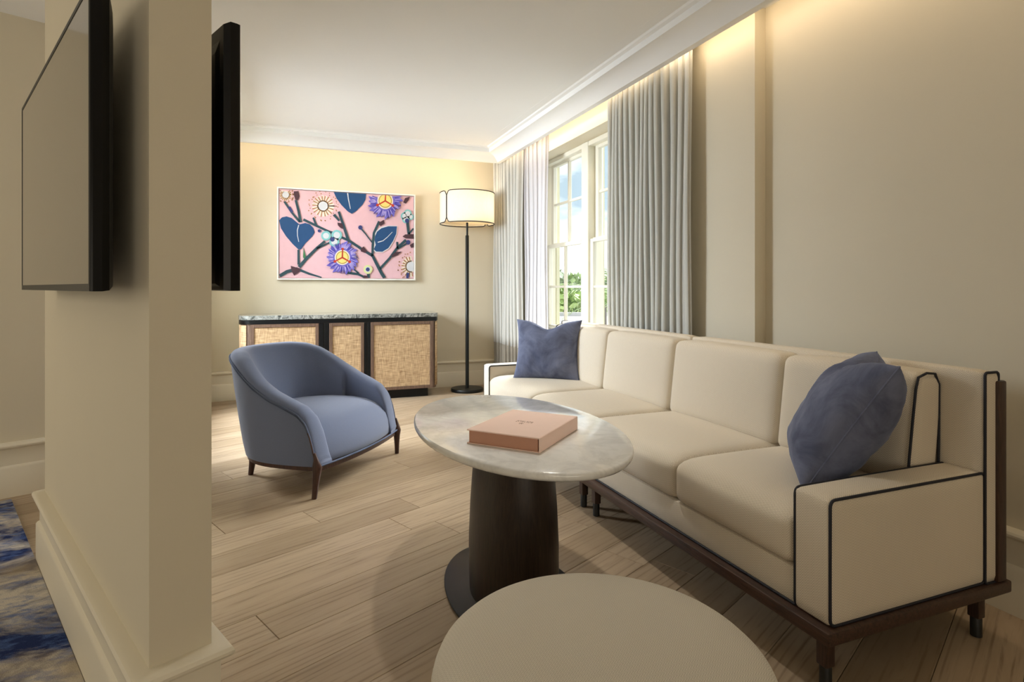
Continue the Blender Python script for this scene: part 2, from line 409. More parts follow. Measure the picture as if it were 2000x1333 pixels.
# floor with individual planks
floor = struct(box('floor', (-5.4, -2.4, -.12), (2.7, 6.5, -.014), M['subfloor']))
def clip(poly, inside, cut):
    out = []
    for i, p in enumerate(poly):
        q = poly[(i + 1) % len(poly)]; a, b = inside(p), inside(q)
        if a: out.append(p)
        if a != b: out.append(cut(p, q))
    return out
def clip_half(poly, n, d):   # keep n.p <= d
    f = lambda p: n[0] * p[0] + n[1] * p[1] - d
    return clip(poly, lambda p: f(p) <= 1e-9, lambda p, q: tuple(p[k] + (q[k] - p[k]) * f(p) / (f(p) - f(q)) for k in (0, 1)))
rnd = random.Random(7)
PWID = .186
fixed = {1: [.772], 5: [1.291], 4: [1.725]}
for row in range(-13, 26):
    u0 = 1.588 + PWID * row; u1 = u0 + PWID
    vs_ = -3.4 - rnd.random() * 1.9; cuts = [vs_]
    if row in fixed:
        cuts = [fixed[row][0] - 4.0, fixed[row][0] - 2.0, fixed[row][0], fixed[row][0] + 1.9, fixed[row][0] + 3.9]
    else:
        while cuts[-1] < 5.2: cuts.append(cuts[-1] + 1.55 + rnd.random() * .55)
    for v0, v1 in zip(cuts, cuts[1:]):
        g = .0007
        poly = [(V.x * v + U.x * u, V.y * v + U.y * u) for u, v in ((u0 + g, v0 + g), (u0 + g, v1 - g), (u1 - g, v1 - g), (u1 - g, v0 + g))]
        for n_, d_ in (((1, 0), XW), ((-1, 0), 3.4), ((0, 1), YB), ((0, -1), .9)):
            if poly: poly = clip_half(poly, n_, d_)
        if len(poly) < 3: continue
        if all(p[0] < XL and (p[0] - XL) * -U.x * -1 + 0 < 9 and Vector((p[0] - XL, p[1] - YL, 0)).dot(U) > 0 for p in poly): continue
        ax = sum(p[0] for p in poly) / len(poly); ay = sum(p[1] for p in poly) / len(poly)
        ar = abs(sum(poly[i][0] * poly[(i + 1) % len(poly)][1] - poly[(i + 1) % len(poly)][0] * poly[i][1] for i in range(len(poly)))) / 2
        if ar < .002: continue
        loc = [((p[0] - ax) * V.x + (p[1] - ay) * V.y, (p[0] - ax) * U.x + (p[1] - ay) * U.y) for p in poly]; k = len(loc)
        cx0 = sum(p[0] for p in loc) / k; cy0 = sum(p[1] for p in loc) / k
        inn = [(p[0] - math.copysign(.0012, p[0]), p[1] - math.copysign(.0012, p[1])) for p in loc]
        vv = [(x, y, -.016) for x, y in loc] + [(x, y, -.0016) for x, y in loc] + [(x, y, 0) for x, y in inn]
        ff = [tuple(range(k - 1, -1, -1)), tuple(range(2 * k, 3 * k))]
        for r_ in (0, 1): ff += [(r_ * k + i, r_ * k + (i + 1) % k, (r_ + 1) * k + (i + 1) % k, (r_ + 1) * k + i) for i in range(k)]
        o = link('plank', pymesh('plank', vv, ff), M['oak'], floor, (ax, ay, 0)); o.rotation_euler = (0, 0, TH)

struct(box('ceiling', (-5.4, -2.4, ZC), (2.7, 6.5, ZC + .12), M['ceiling']))
struct(box('wall_back', (XL - .12, YB, -.02), (2.75, YB + .15, ZC), M['wall']))
struct(box('wall_right', (XW, -2.4, -.02), (XW + .2, YR, ZC), M['wall']))
WY0, WY1, WZ0, WZ1, WXO = 3.50, 5.275, .69, 2.352, 2.535
bm = bmesh.new()
add_box(bm, (XP, YR, -.02), (WXO, WY0, ZC)); add_box(bm, (XP, WY1, -.02), (WXO, YB, ZC))
add_box(bm, (XP, WY0, -.02), (WXO, WY1, WZ0)); add_box(bm, (XP, WY0, WZ1), (WXO, WY1, ZC))
struct(link('wall_window', bm_mesh('wall_window', bm), M['wall']))
bm = bmesh.new(); LY0, LY1, LZ0, LZ1 = 4.15, 5.55, .42, 2.26
add_box(bm, (XL - .12, YL, -.02), (XL, LY0, ZC)); add_box(bm, (XL - .12, LY1, -.02), (XL, YB, ZC))
add_box(bm, (XL - .12, LY0, -.02), (XL, LY1, LZ0)); add_box(bm, (XL - .12, LY0, LZ1), (XL, LY1, ZC))
struct(link('wall_left', bm_mesh('wall_left', bm), M['wall']))
bm = bmesh.new()
for a_, b_ in (((LY0, LZ0), (LY0 + .05, LZ1)), ((LY1 - .05, LZ0), (LY1, LZ1)), ((LY0 + .05, LZ0), (LY1 - .05, LZ0 + .05)), ((LY0 + .05, LZ1 - .05), (LY1 - .05, LZ1)), ((4.825, LZ0 + .05), (4.875, LZ1 - .05)), ((LY0 + .05, 1.50), (4.825, 1.54)), ((4.875, 1.50), (LY1 - .05, 1.54))):
    add_box(bm, (XL - .09, *a_), (XL - .04, *b_))
w3 = struct(link('added_window', bm_mesh('added_window', bm), M['frame_paint']))  # unseen left window, added so the lamp outside can fill the lounge
for ya, yb2 in ((LY0 + .05, 4.825), (4.875, LY1 - .05)):
    for za, zb2 in ((LZ0 + .05, 1.50), (1.54, LZ1 - .05)): box('pane', (XL - .067, ya, za), (XL - .063, yb2, zb2), M['glass'], w3)
def wall_seg(name, a, b, th, mat=None, z0=-.02, z1=ZC):
    a, b = Vector((*a, 0)), Vector((*b, 0)); d = (b - a).normalized(); nrm = Vector((-d.y, d.x, 0)) * th
    q = [a, b, b + nrm, a + nrm]
    vs = [(p.x, p.y, z) for z in (z0, z1) for p in q]
    return link(name, pymesh(name, vs, [(0, 1, 2, 3), (4, 5, 6, 7), (0, 1, 5, 4), (1, 2, 6, 5), (2, 3, 7, 6), (3, 0, 4, 7)]), mat or M['wall'])
P0 = Vector((XL, YL, 0)); P1 = P0 - V * 4.0; P2 = P1 - U * 5.0
struct(wall_seg('wall_bedroom', (P0.x, P0.y), (P1.x, P1.y), -.12))
struct(wall_seg('wall_bedroom_side', (P1.x, P1.y), (P2.x, P2.y), -.12))
struct(wall_seg('wall_rear', (P2.x - .3, -2.25), (XW, -2.25), -.12))

# partition carrying the two televisions
PA = Vector((-.282, 1.42, 0)); PTH = .124; PLEN = 1.54
def pv(u, v, z): p = PA + U * u + V * v; return (p.x, p.y, z)
q = [(0, 0), (0, PTH), (PLEN, PTH), (PLEN, 0)]
struct(link('wall_partition', pymesh('wall_partition', [pv(*k, z) for z in (-.02, ZC) for k in q],
    [(0, 1, 2, 3), (4, 5, 6, 7), (0, 1, 5, 4), (1, 2, 6, 5), (2, 3, 7, 6), (3, 0, 4, 7)]), M['wall']))

# tall baseboards: stepped board with a rounded cap
CAPZ = .285
PROF = [(0, -.01), (.026, -.01), (.026, .152), (.022, .160), (.015, .166), (.015, .250), (.019, .254), (.031, .257), (.037, .264), (.038, .271), (.034, .279), (.024, .284), (0, .286)]
def base_run(name, path, closed=False):
    """path: list of 2-D points with the room on the left-hand side when walking"""
    pts = [Vector((*p, 0)) for p in path]; m = len(pts); vs, fs = [], []; n = len(PROF)
    for i, p in enumerate(pts):
        a = pts[(i - 1) % m] if (closed or i > 0) else None; b = pts[(i + 1) % m] if (closed or i < m - 1) else None
        nr = lambda d: Vector((-d.y, d.x, 0))
        if a is not None and b is not None:
            n1, n2 = nr((p - a).normalized()), nr((b - p).normalized()); mm = (n1 + n2).normalized(); mm = mm / max(.2, mm.dot(n1))
        else: mm = nr(((b - p) if a is None else (p - a)).normalized())
        for q_, z in PROF: vs.append(p + mm * q_ + Vector((0, 0, z)))
    for i in range(m if closed else m - 1):
        j = (i + 1) % m
        for k in range(n): fs.append((i * n + k, i * n + (k + 1) % n, j * n + (k + 1) % n, j * n + k))
    if not closed: fs += [tuple(range(n)), tuple((m - 1) * n + k for k in range(n))]
    return struct(link(name, pymesh(name, vs, fs, True, 30), M['trim']))
base_run('baseboard_right', [(XW, -2.2), (XW, YR), (XP, YR), (XP, YB), (XL, YB), (XL, YL), (P1.x, P1.y), (P2.x, P2.y)])
base_run('baseboard_partition', [pv(0, 0, 0)[:2], pv(PLEN, 0, 0)[:2], pv(PLEN, PTH, 0)[:2], pv(0, PTH, 0)[:2]], True)

# crown / cove lip along window side and back wall
CP = [(2.034, 2.42), (2.078, 2.42), (2.078, 2.545), (1.80, 2.545), (1.80, 2.5395), (1.863, 2.5395), (1.872, 2.530), (1.896, 2.5245), (1.896, 2.487), (1.93, 2.484), (1.965, 2.475), (1.995, 2.458), (2.018, 2.438)]
YCROWN = 5.70
def crown(name, pts):
    vs, fs = [], []; n = len(CP)
    for f in pts:
        for x, z in CP: vs.append(f(x, z))
    for i in range(len(pts) - 1):
        for k in range(n): fs.append((i * n + k, i * n + (k + 1) % n, (i + 1) * n + (k + 1) % n, (i + 1) * n + k))
    fs += [tuple(range(n)), tuple((len(pts) - 1) * n + k for k in range(n))]
    return struct(link(name, pymesh(name, vs, fs, True, 25), M['ceiling']))
dy = YCROWN - 2.034
crown('trim_1', [lambda x, z: (x, -2.24, z), lambda x, z: (x, x + dy, z)])
crown('trim_2', [lambda x, z: (x, x + dy, z), lambda x, z: (XL + .002, x + dy, z)])

# ------------------------------------------------------------------ windows
def make_window(name, yc, hw):
    """double-hung window, frame opening centred on y=yc, glass half width hw"""
    root = struct(link(name, pymesh('window_frame', [(0, 0, 0)], []), None)) if False else None
    y0, y1 = yc - hw - .075, yc + hw + .085
    bm = bmesh.new()
    fx0, fx1 = 2.372, 2.50
    add_box(bm, (fx0, y0 - .042, WZ0 - .002), (fx1, y0 + .004, WZ1), .003, 1); add_box(bm, (fx0, y1 - .004, WZ0 - .002), (fx1, y1 + .042, WZ1), .003, 1)
    add_box(bm, (fx0, y0, 2.312), (fx1, y1, WZ1), .003, 1); add_box(bm, (fx0 - .01, y0, WZ0 - .002), (fx1, y1, WZ0 + .022), .003, 1)
    wdw = struct(link(name, bm_mesh(name, bm), M['frame_paint']))
    for nm, x0, ga, gb, z0, z1, hm, st in (('lower_sash', 2.388, yc - hw - .012, yc + hw + .012, .735, 1.487, 1.108, .052), ('upper_sash', 2.432, yc - hw + .015, yc + hw - .002, 1.535, 2.286, 1.915, .05)):
        bm = bmesh.new(); x1 = x0 + .04
        add_box(bm, (x0, ga - st, z0 - .032), (x1, ga, z1 + .030), .003, 1); add_box(bm, (x0, gb, z0 - .032), (x1, gb + st, z1 + .030), .003, 1)
        add_box(bm, (x0, ga, z0 - .032), (x1, gb, z0), .003, 1); add_box(bm, (x0, ga, z1), (x1, gb, z1 + .036), .003, 1)
        sash = link(nm, bm_mesh(nm, bm), M['frame_paint'], wdw)
        ym = (ga + gb) / 2
        box('muntin', (x0 + .004, ym - .013, z0), (x1 - .006, ym + .013, z1), M['frame_paint'], sash, .003, 1)
        box('muntin', (x0 + .006, ga, hm - .011), (x1 - .008, ym - .013, hm + .011), M['frame_paint'], sash, .003, 1)
        box('muntin', (x0 + .006, ym + .013, hm - .011), (x1 - .008, gb, hm + .011), M['frame_paint'], sash, .003, 1)
        for pa, pb in ((ga, ym - .013), (ym + .013, gb)):
            for pc, pd in ((z0, hm - .011), (hm + .011, z1)):
                box('pane', (x0 + .018, pa - .001, pc - .001), (x0 + .022, pb + .001, pd + .001), M['glass'], sash)
    return wdw
make_window('window_1', 4.838, .325)
make_window('window_2', 3.950, .325)
struct(box('trim_3', (2.366, 4.335, WZ0), (2.52, 4.452, WZ1), M['frame_paint'], None, .004, 1))     # mullion between the windows
struct(box('trim_4', (2.165, WY0 - .03, WZ0 - .03), (2.40, WY1 + .03, WZ0), M['trim'], None, .006))      # stool
struct(box('trim_5', (2.50, 3.50, WZ0), (2.535, 3.545, WZ1), M['outer_paint']))
struct(box('trim_6', (2.50, 5.232, WZ0), (2.535, 5.275, WZ1), M['outer_paint']))
struct(box('trim_7', (2.52, 4.345, WZ0), (2.535, 4.445, WZ1), M['outer_paint']))

# ------------------------------------------------------------------ drapes
def drape(name, label, y0, y1, xc, amp, folds, z0, z1, mat, hem=None, flat=0, seed=1, taper=0.0, cat='curtain'):
    rg = random.Random(seed); ny = folds * 10; nz = 22
    root = thing(name, label, cat, (xc, (y0 + y1) / 2, 0))
    yc = (y0 + y1) / 2; wd = [.75 + rg.random() * .5 for _ in range(folds)]; tot = sum(wd)
    amps = [.7 + rg.random() * .45 for _ in range(folds + 1)]
    def pt(i, z):
        f = i / ny * folds; k = min(folds - 1, int(f)); fr = f - k
        pos = (sum(wd[:k]) + wd[k] * fr) / tot
        y = y0 + (y1 - y0) * pos
        a = amp * (amps[k] * (1 - fr) + amps[k + 1] * fr)
        hz = (z - z0) / (z1 - z0)
        if flat and pos < flat: a *= .25 + .75 * (pos / flat) ** 2
        x = a * math.cos(2 * math.pi * fr) * (.72 + .28 * hz) + .006 * math.sin(3 * z + k)
        y += .010 * math.sin(4 * math.pi * fr) + .012 * (1 - hz) * math.sin(k * 2.1)
        y = yc + (y - yc) * (1 + taper * (1 - hz))
        return (x, y - yc, z)
    def sheet(nm, za, zb, m, n):
        vs = [pt(i, za + (zb - za) * j / n) for j in range(n + 1) for i in range(ny + 1)]
        fs = [(j * (ny + 1) + i, j * (ny + 1) + i + 1, (j + 1) * (ny + 1) + i + 1, (j + 1) * (ny + 1) + i) for j in range(n) for i in range(ny)]
        o = link(nm, pymesh(nm, vs, fs, True), m, root)
        so_ = o.modifiers.new('thickness', 'SOLIDIFY'); so_.thickness = .002
        return o
    if hem:
        sheet('drape_panel', hem, z1, mat, nz); sheet('hem_band', z0, hem, M['drape_hem'], 6)
    else: sheet('sheer_panel', z0, z1, mat, nz)
    return root
drape('drape', 'grey linen drape with taupe hem band in the corner beside the floor lamp', 5.30, 6.08, 2.136, .034, 9, .012, 2.525, M['drape'], hem=.495, seed=3)
drape('drape', 'wide grey linen drape hanging behind the middle of the sofa', 2.70, 3.60, 2.138, .034, 15, .012, 2.525, M['drape'], hem=.495, flat=.22, seed=5)
drape('sheer_curtain', 'white sheer curtain drawn aside between window and corner drape', 4.80, 5.36, 2.192, .012, 6, .30, 2.525, M['sheer'], seed=8, cat='curtain')

# ------------------------------------------------------------------ sofa (two sections)
RX0, RX1 = 1.31, 2.085; RZ0, RZ1 = .155, .192
def piping(name, pts, parent, r=.0042, closed=True, mat='piping'): return tube(name, pts, r, M[mat], parent, 7, closed)
def sofa_section(label, y0, y1, near, joints):
    s = thing('sofa_section', label, 'sofa', ((RX0 + RX1) / 2, (y0 + y1) / 2, 0), group='sections of the long sofa')
    ox, oy = s.location.x, s.location.y
    L = lambda x, y, z: (x - ox, y - oy, z)
    def bx(nm, a, b, mat, bev=.004, par=s, seg=2): return box(nm, L(*a), L(*b), M[mat], par, bev, seg)
    g = .004
    bx('base_rail', (RX0, y0 + (0 if near else g), RZ0), (RX1, y1 - (g if near else 0), RZ1), 'walnut', .006)
    ay0, ay1 = (y0 + .016, y0 + .136) if near else (y1 - .136, y1 - .016)
    fx = RX0 + .024; bx0 = 1.975; bx1 = 2.045
    # arm
    arm = link('arm', cushion_me('arm', (bx0 + .012 - fx, ay1 - ay0, .535 - RZ1), .016, (0, .004, .004), 10), M['linen'], s, L((fx + bx0 + .012) / 2, (ay0 + ay1) / 2, (.535 + RZ1) / 2))
    hx, hy, hz = (bx0 + .012 - fx) / 2, (ay1 - ay0) / 2, (.535 - RZ1) / 2
    for sy in (-1, 1):
        piping('piping', rounded_path([(-hx + .004, sy * (hy - .003), -hz + .004), (hx - .004, sy * (hy - .003), -hz + .004), (hx - .004, sy * (hy - .003), hz - .003), (-hx + .004, sy * (hy - .003), hz - .003)], .02), arm)
    # deck
    dy0, dy1 = (ay1, y1 - g) if near else (y0 + g, ay0)
    bx('seat_deck', (fx + .010, dy0 + .001, RZ1), (bx0 + .02, dy1 - .001, .300), 'linen', .012)
    piping('piping', [L(fx + .008, dy0, RZ1 + .004), L(fx + .008, dy1, RZ1 + .004)], s, closed=False)
    # back
    e0, e1 = (y0 + .012, y1 - g) if near else (y0 + g, y1 - .012)
    bk = link('back_panel', cushion_me('back_panel', (bx1 - bx0, e1 - e0, .842 - RZ1), .014, (.004, 0, .003), 10), M['linen'], s, L((bx0 + bx1) / 2, (e0 + e1) / 2, (.842 + RZ1) / 2))
    hx, hy, hz = (bx1 - bx0) / 2, (e1 - e0) / 2, (.842 - RZ1) / 2; sy = -1 if near else 1
    piping('piping', rounded_path([(-hx + .003, sy * (hy - .003), -hz), (hx - .003, sy * (hy - .003), -hz), (hx - .003, sy * (hy - .003), hz - .003), (-hx + .003, sy * (hy - .003), hz - .003)], .012), bk)
    for yy in ((y0 + .004, y0 + .042), (y1 - .042, y1 - .004)): bx('back_post', (bx1 - .022, yy[0], RZ1), (bx1 + .022, yy[1], .812), 'walnut_v', .006)
    # cushions
    for i in range(2):
        a, b = joints[i], joints[i + 1]
        sz = .165; zc_ = .300 + sz / 2
        cx0, cx1 = fx - .002, bx0 - .005
        def wf(p, hxx=(cx1 - cx0) / 2, sz=sz):
            f = max(0, (-p.x - hxx + .10) / .10)
            p.z -= .026 * f * f * max(0, p.z) / (sz / 2)
            return p
        link('seat_cushion', cushion_me('seat_cushion', (cx1 - cx0, b - a - .003, sz), .035, (.010, .0, .012), 14, wf), M['linen'], s, L((cx0 + cx1) / 2, (a + b) / 2, zc_))
        # back cushion leans: thick at the foot, thin at the top
        hgt = .374; zb = .452
        def lean(p, h=hgt):
            f = p.z / h + .5
            p.x += .045 * f
            if p.x > 0: p.x = min(p.x, .082) - .0 * f
            return p
        bc = link('back_cushion', cushion_me('back_cushion', (.145, b - a - .006, hgt), .035, (.016, .0, .006), 14, lean), M['linen'], s, L(bx0 - .083, (a + b) / 2, zb + hgt / 2))
        if (near and i == 0) or (not near and i == 1):
            yy = (-(b - a - .006) / 2 + .002) if near else ((b - a - .006) / 2 - .002); h2 = hgt / 2
            piping('piping', [(-.072, yy, -h2 + .02), (-.062, yy, -h2 * .4), (-.044, yy, h2 * .3), (-.032, yy, h2 - .05), (-.02, yy, h2 - .014), (.02, yy, h2 - .002), (.06, yy, h2 - .006), (.078, yy, h2 - .04), (.078, yy, 0), (.074, yy, -h2 + .02)], bc, closed=False)
    # legs
    for lx in (RX0 + .045, RX1 - .085):
        for ly in (y0 + .062, y1 - .062):
            lg = bx('leg', (lx, ly - .017, .062), (lx + .034, ly + .017, RZ0), 'walnut_v', .004)
            fx_, fy_, _ = L(lx + .017, ly, 0)
            link('foot', lathe_me('foot', [(.010, 0), (.016, .003), (.016, .058), (.014, .063)], 16), M['dark_plastic'], lg, (fx_, fy_, 0))
    return s
sofa_section('near cream sofa section with black-piped arm facing the camera', 1.099, 2.492, True, [1.238, 1.785, 2.490])
sofa_section('far cream sofa section whose piped arm is beside the floor lamp', 2.494, 4.06, False, [2.496, 3.175, 3.922])

# ------------------------------------------------------------------ throw pillows
def pillow(name, label, bl, br, up, thick, chop, seed, size=None):
    """bl, br: lower corners; up: vector from lower to upper edge"""
    bl, br, up = Vector(bl), Vector(br), Vector(up); wv = br - bl; W = wv.length; Hh = up.length
    ex = wv.normalized(); ez = (up - ex * up.dot(ex)).normalized(); ey = ez.cross(ex)
    n = 30; vs, fs = [], []
    base = bl + wv / 2
    def pos(s, t_, side):
        pin = lambda a, b: 1 - .075 * (1 - b * b) * abs(a) ** 2
        x = s * W / 2 * pin(s, t_); z = (t_ * pin(t_, s) + 1) / 2 * Hh
        x *= 1 + .03 * abs(t_) ** 3
        ch = chop * math.exp(-(s / .38) ** 2) * max(0, t_) ** 3; z -= ch
        th = thick * (max(0, 1 - s * s) * max(0, 1 - t_ * t_)) ** .42
        th *= 1 - .35 * math.exp(-(s / .22) ** 2) * max(0, t_) ** 2 * (chop > .02)
        wr = mnoise.noise(Vector((s * 2.2 + seed, t_ * 2.2, side * 3))) * .010 + mnoise.noise(Vector((s * 5 + seed, t_ * 6, side * 7))) * .005
        rad = math.exp(-((s * s) + (t_ - 1) ** 2) / .25) * .006 * math.sin(14 * math.atan2(s, 1.02 - t_)) * (chop > .02)
        edge = (1 - s ** 8) * (1 - t_ ** 8)
        return Vector((x, side * (th + (wr + rad) * edge), z))
    for side in (-1, 1):
        for j in range(n + 1):
            for i in range(n + 1):
                s_ = math.sin((i / n - .5) * math.pi); t_ = math.sin((j / n - .5) * math.pi); vs.append(pos(s_, t_, side))
    N = n + 1
    for k in (0, 1):
        o_ = k * N * N
        fs += [(o_ + j * N + i, o_ + j * N + i + 1, o_ + (j + 1) * N + i + 1, o_ + (j + 1) * N + i) for j in range(n) for i in range(n)]
    bm = bmesh.new(); me0 = bpy.data.meshes.new('tmp'); me0.from_pydata(vs, [], fs); bm.from_mesh(me0); bmesh.ops.remove_doubles(bm, verts=bm.verts, dist=.0006)
    o = link(name, bm_mesh(name, bm, True), M['velvet'])
    o.matrix_world = Matrix.Translation(base) @ Matrix((ex, ey, ez)).transposed().to_4x4()
    edge = [pos(math.sin((i / n - .5) * math.pi), -1, 0) for i in range(n)] + [pos(1, math.sin((j / n - .5) * math.pi), 0) for j in range(n)] + [pos(-math.sin((i / n - .5) * math.pi), 1, 0) for i in range(n)] + [pos(-1, -math.sin((j / n - .5) * math.pi), 0) for j in range(n)]
    tube('seam', edge, .0028, M['velvet'], o, 6, True)
    return tag(o, label, 'pillow', 'blue velvet throw pillows')
pillow('throw_pillow', 'slate blue velvet pillow with a chopped top at the far end of the sofa', (1.452, 3.722, .466), (1.812, 3.452, .466), (.062, .088, .405), .066, .055, 3)
pillow('throw_pillow', 'slate blue velvet pillow leaning in the near corner by the piped arm', (1.475, 1.325, .470), (1.775, 1.615, .470), (.185, -.165, .400), .125, .05, 11)

# ------------------------------------------------------------------ oval coffee table
tb = thing('coffee_table', 'oval white marble coffee table on a dark flared pedestal', 'table', (.746, 1.925, 0))
link('table_top', lathe_me('table_top', [(.955, .583), (.985, .586), (.997, .593), (1.0, .600), (.997, .606), (.988, .610)], 96, .339, .582), M['marble'], tb)
link('pedestal', lathe_me('pedestal', [(1.0, .012), (1.02, .10), (1.02, .20), (.985, .33), (.93, .45), (.86, .54), (.82, .583)], 72, .150, .205), M['pedestal'], tb)
link('base_plate', lathe_me('base_plate', [(.985, 0), (1, .003), (1, .009), (.985, .012)], 72, .232, .395), M['black_metal'], tb)

# keepsake box on the table
L0, F0, R0_ = Vector((.524, 1.738, 0)), Vector((.682, 1.548, 0)), Vector((.922, 1.768, 0))
ex = (R0_ - F0).normalized(); ey = (L0 - F0).normalized(); ey = (ey - ex * ey.dot(ex)).normalized()
W_, D_ = (R0_ - F0).length, (L0 - F0).length
kb = thing('presentation_box', 'pale pink presentation box lying on the marble table', 'box', (F0.x, F0.y, .611), math.atan2(ex.y, ex.x))
# local x: along right side (F->R), local y: F->L
box('tray', (.004, .006, .003), (W_ - .006, D_ - .006, .040), M['pink_dark'], kb, .001, 1)
box('cover_bottom', (0, 0, 0), (W_, D_, .003), M['pink'], kb, .0008, 1)
box('cover_top', (0, 0, .0405), (W_, D_, .0445), M['pink'], kb, .0012, 1)
box('spine', (0, -.003, 0), (W_, .0005, .0445), M['pink'], kb, .001, 1)
bm = bmesh.new(); rg = random.Random(4)   # two short rows of foil lettering too fine to read, and the little crest below them
def stroke(x0, y0, x1, y1, wd=.0009):
    d = Vector((x1 - x0, y1 - y0, 0)); n_ = Vector((-d.y, d.x, 0)).normalized() * wd
    q = [Vector((x0, y0, 0)) + n_, Vector((x0, y0, 0)) - n_, Vector((x1, y1, 0)) - n_, Vector((x1, y1, 0)) + n_]
    b_ = [bm.verts.new((p.x, p.y, .0446)) for p in q]; t_ = [bm.verts.new((p.x, p.y, .0449)) for p in q]
    bm.faces.new(t_); bm.faces.new(b_)
    for i in range(4): bm.faces.new((b_[i], b_[(i + 1) % 4], t_[(i + 1) % 4], t_[i]))
cxm, cym = W_ * .48, D_ * .50
for row_, cnt in ((.016, 7), (.004, 8)):
    for k in range(cnt):
        y_ = cym + .030 - k * .060 / cnt; x_ = cxm + row_
        stroke(x_, y_, x_ + .006, y_ - .0005)
        if rg.random() < .8: stroke(x_ + .006 * (k % 2), y_, x_ + .006 * (k % 2), y_ - .004)
        if rg.random() < .6: stroke(x_, y_ - .0042, x_ + .006, y_ - .0042)
for a_ in range(5): stroke(cxm - .014, cym + .002, cxm - .014 + .009 * math.cos(a_ * 1.256), cym + .002 + .009 * math.sin(a_ * 1.256), .0012)
link('foil_lettering', bm_mesh('foil_lettering', bm), M['foil'], kb)

# ------------------------------------------------------------------ ottoman
ot = thing('ottoman', 'round oat woven ottoman in front of the coffee table', 'ottoman', (.553, .960, 0))
link('body', lathe_me('body', [(.285, .03), (.306, .04), (.318, .10), (.323, .22), (.322, .33), (.319, .366)], 96, cap=True, angle=60), M['ottoman_fabric'], ot)
link('top_pad', lathe_me('top_pad', [(.300, .360), (.320, .367), (.3195, .378), (.313, .393), (.300, .405), (.275, .4135), (.22, .418), (.12, .4205), (.03, .421)], 96, angle=70), M['ottoman_fabric'], ot)
link('seam_welt', tube_me('seam_welt', [(.3200 * math.cos(a * .0654498), .3200 * math.sin(a * .0654498), .3665) for a in range(96)], .0026, 6, True), M['ottoman_fabric'], ot)
link('plinth', lathe_me('plinth', [(.262, 0), (.262, .032)], 64), M['dark_plastic'], ot)

# ------------------------------------------------------------------ tub chair
CO = Vector((.385, 3.488, 0)); CF = Vector((.779, -.63, 0)).normalized()
ch = thing('tub_chair', 'blue grey upholstered tub chair on dark tapered legs', 'armchair', CO, math.atan2(CF.y, CF.x) - math.pi / 2)
def chair_plan(a, hw, yf, ym, yr, ex_=2.15):
    """a in [-1,1] from front-left round the back to front-right -> (x,y)"""
    s = -1 if a < 0 else 1; f = 1 - abs(a)          # f: 0 at the front tip, 1 at centre back
    if f < .34:
        k = f / .34; return (s * (hw - .028 * (1 - k) ** 2), yf + (ym - yf) * k)
    k = (f - .34) / .66 * math.pi / 2
    return (s * hw * max(0, math.cos(k)) ** (2 / ex_), ym - (ym - yr) * math.sin(k) ** (2 / ex_))
RIM = [(.022, .165), (.008, .20), (-.008, .262), (-.028, .345), (-.058, .420), (-.105, .468), (-.18, .502), (-.28, .542), (-.38, .594), (-.48, .655), (-.56, .702), (-.64, .730), (-.72, .742), (-.9, .745)]
def rim(y):
    for (a, za), (b, zb) in zip(RIM, RIM[1:]):
        if y >= b:
            k = (a - y) / (a - b); k = max(0, min(1, k)); return za + (zb - za) * k
    return RIM[-1][1]
NA = 120; secs = []
AA = []
for i in range(NA + 1):
    a = -1 + 2 * i / NA; f = 1 - abs(a)
    AA.append(math.copysign(1 - (f ** 1.25), a))
seam_pts, seam2 = [], []
for a in AA:
    xo, yo = chair_plan(a, .445, .010, -.30, -.785); xb, yb_ = chair_plan(a, .428, .006, -.26, -.665)
    h = rim(yo); zb0 = .155
    pA, pB = chair_plan(max(-1, a - .04), .445, .010, -.30, -.785), chair_plan(min(1, a + .04), .445, .010, -.30, -.785)
    tg = Vector((pB[0] - pA[0], pB[1] - pA[1], 0)).normalized(); inn = Vector((-tg.y, tg.x, 0))
    if inn.dot(Vector((-xo, -.25 - yo, 0))) < 0: inn = -inn
    if abs(a) > .78: inn = (inn + Vector((0, .30 * (abs(a) - .78) / .22, 0))).normalized()
    th = .105
    sec = []
    hh = max(.02, h - zb0)
    for j in range(9):
        k = j / 8; k2 = k ** .8
        x = xb + (xo - xb) * k2; y = yb_ + (yo - yb_) * k2
        sec.append(Vector((x, y, zb0 + (hh - min(.035, hh * .5)) * k)))
    rr = min(.035, hh * .5); top = Vector((xo, yo, h - rr))
    seam_pts.append(Vector((xo, yo, h - rr)) - inn * .003)
    for j in range(1, 9):
        an = math.pi * j / 8; w_ = th * (.5 - .5 * math.cos(an))
        sec.append(top + inn * w_ + Vector((0, 0, rr * math.sin(an))))
    ib = (Vector((xb, yb_, 0)) + inn * (th + .045)) if abs(a) < .62 else (Vector((xo, yo, 0)) + inn * (th + .002))
    end = sec[-1].copy(); zlow = min(.30, end.z - .004) if abs(a) < .62 else .157
    for j in range(1, 7):
        k = j / 6; p_ = end.lerp(Vector((ib.x, ib.y, zlow)), k); p_.z = end.z + (zlow - end.z) * k
        p_ += inn * ((.016 if abs(a) < .62 else .0) * math.sin(math.pi * k)); sec.append(p_)
    secs.append(sec)
n = len(secs[0]); vs = [p for s_ in secs for p in s_]; fs = []
for i in range(NA):
    for k in range(n - 1): fs.append((i * n + k, (i + 1) * n + k, (i + 1) * n + k + 1, i * n + k + 1))
fs.append(tuple(range(n))); fs.append(tuple(NA * n + k for k in range(n)))
shell = link('tub_shell', pymesh('tub_shell', vs, fs, True, 75), M['chair_fabric'], ch)
tube('seam_piping', seam_pts[2:-2], .0045, M['chair_piping'], shell, 6)
tube('seam_piping', [p + Vector((0, 0, -.014)) for p in seam_pts[4:-4]], .0030, M['chair_piping'], shell, 6)
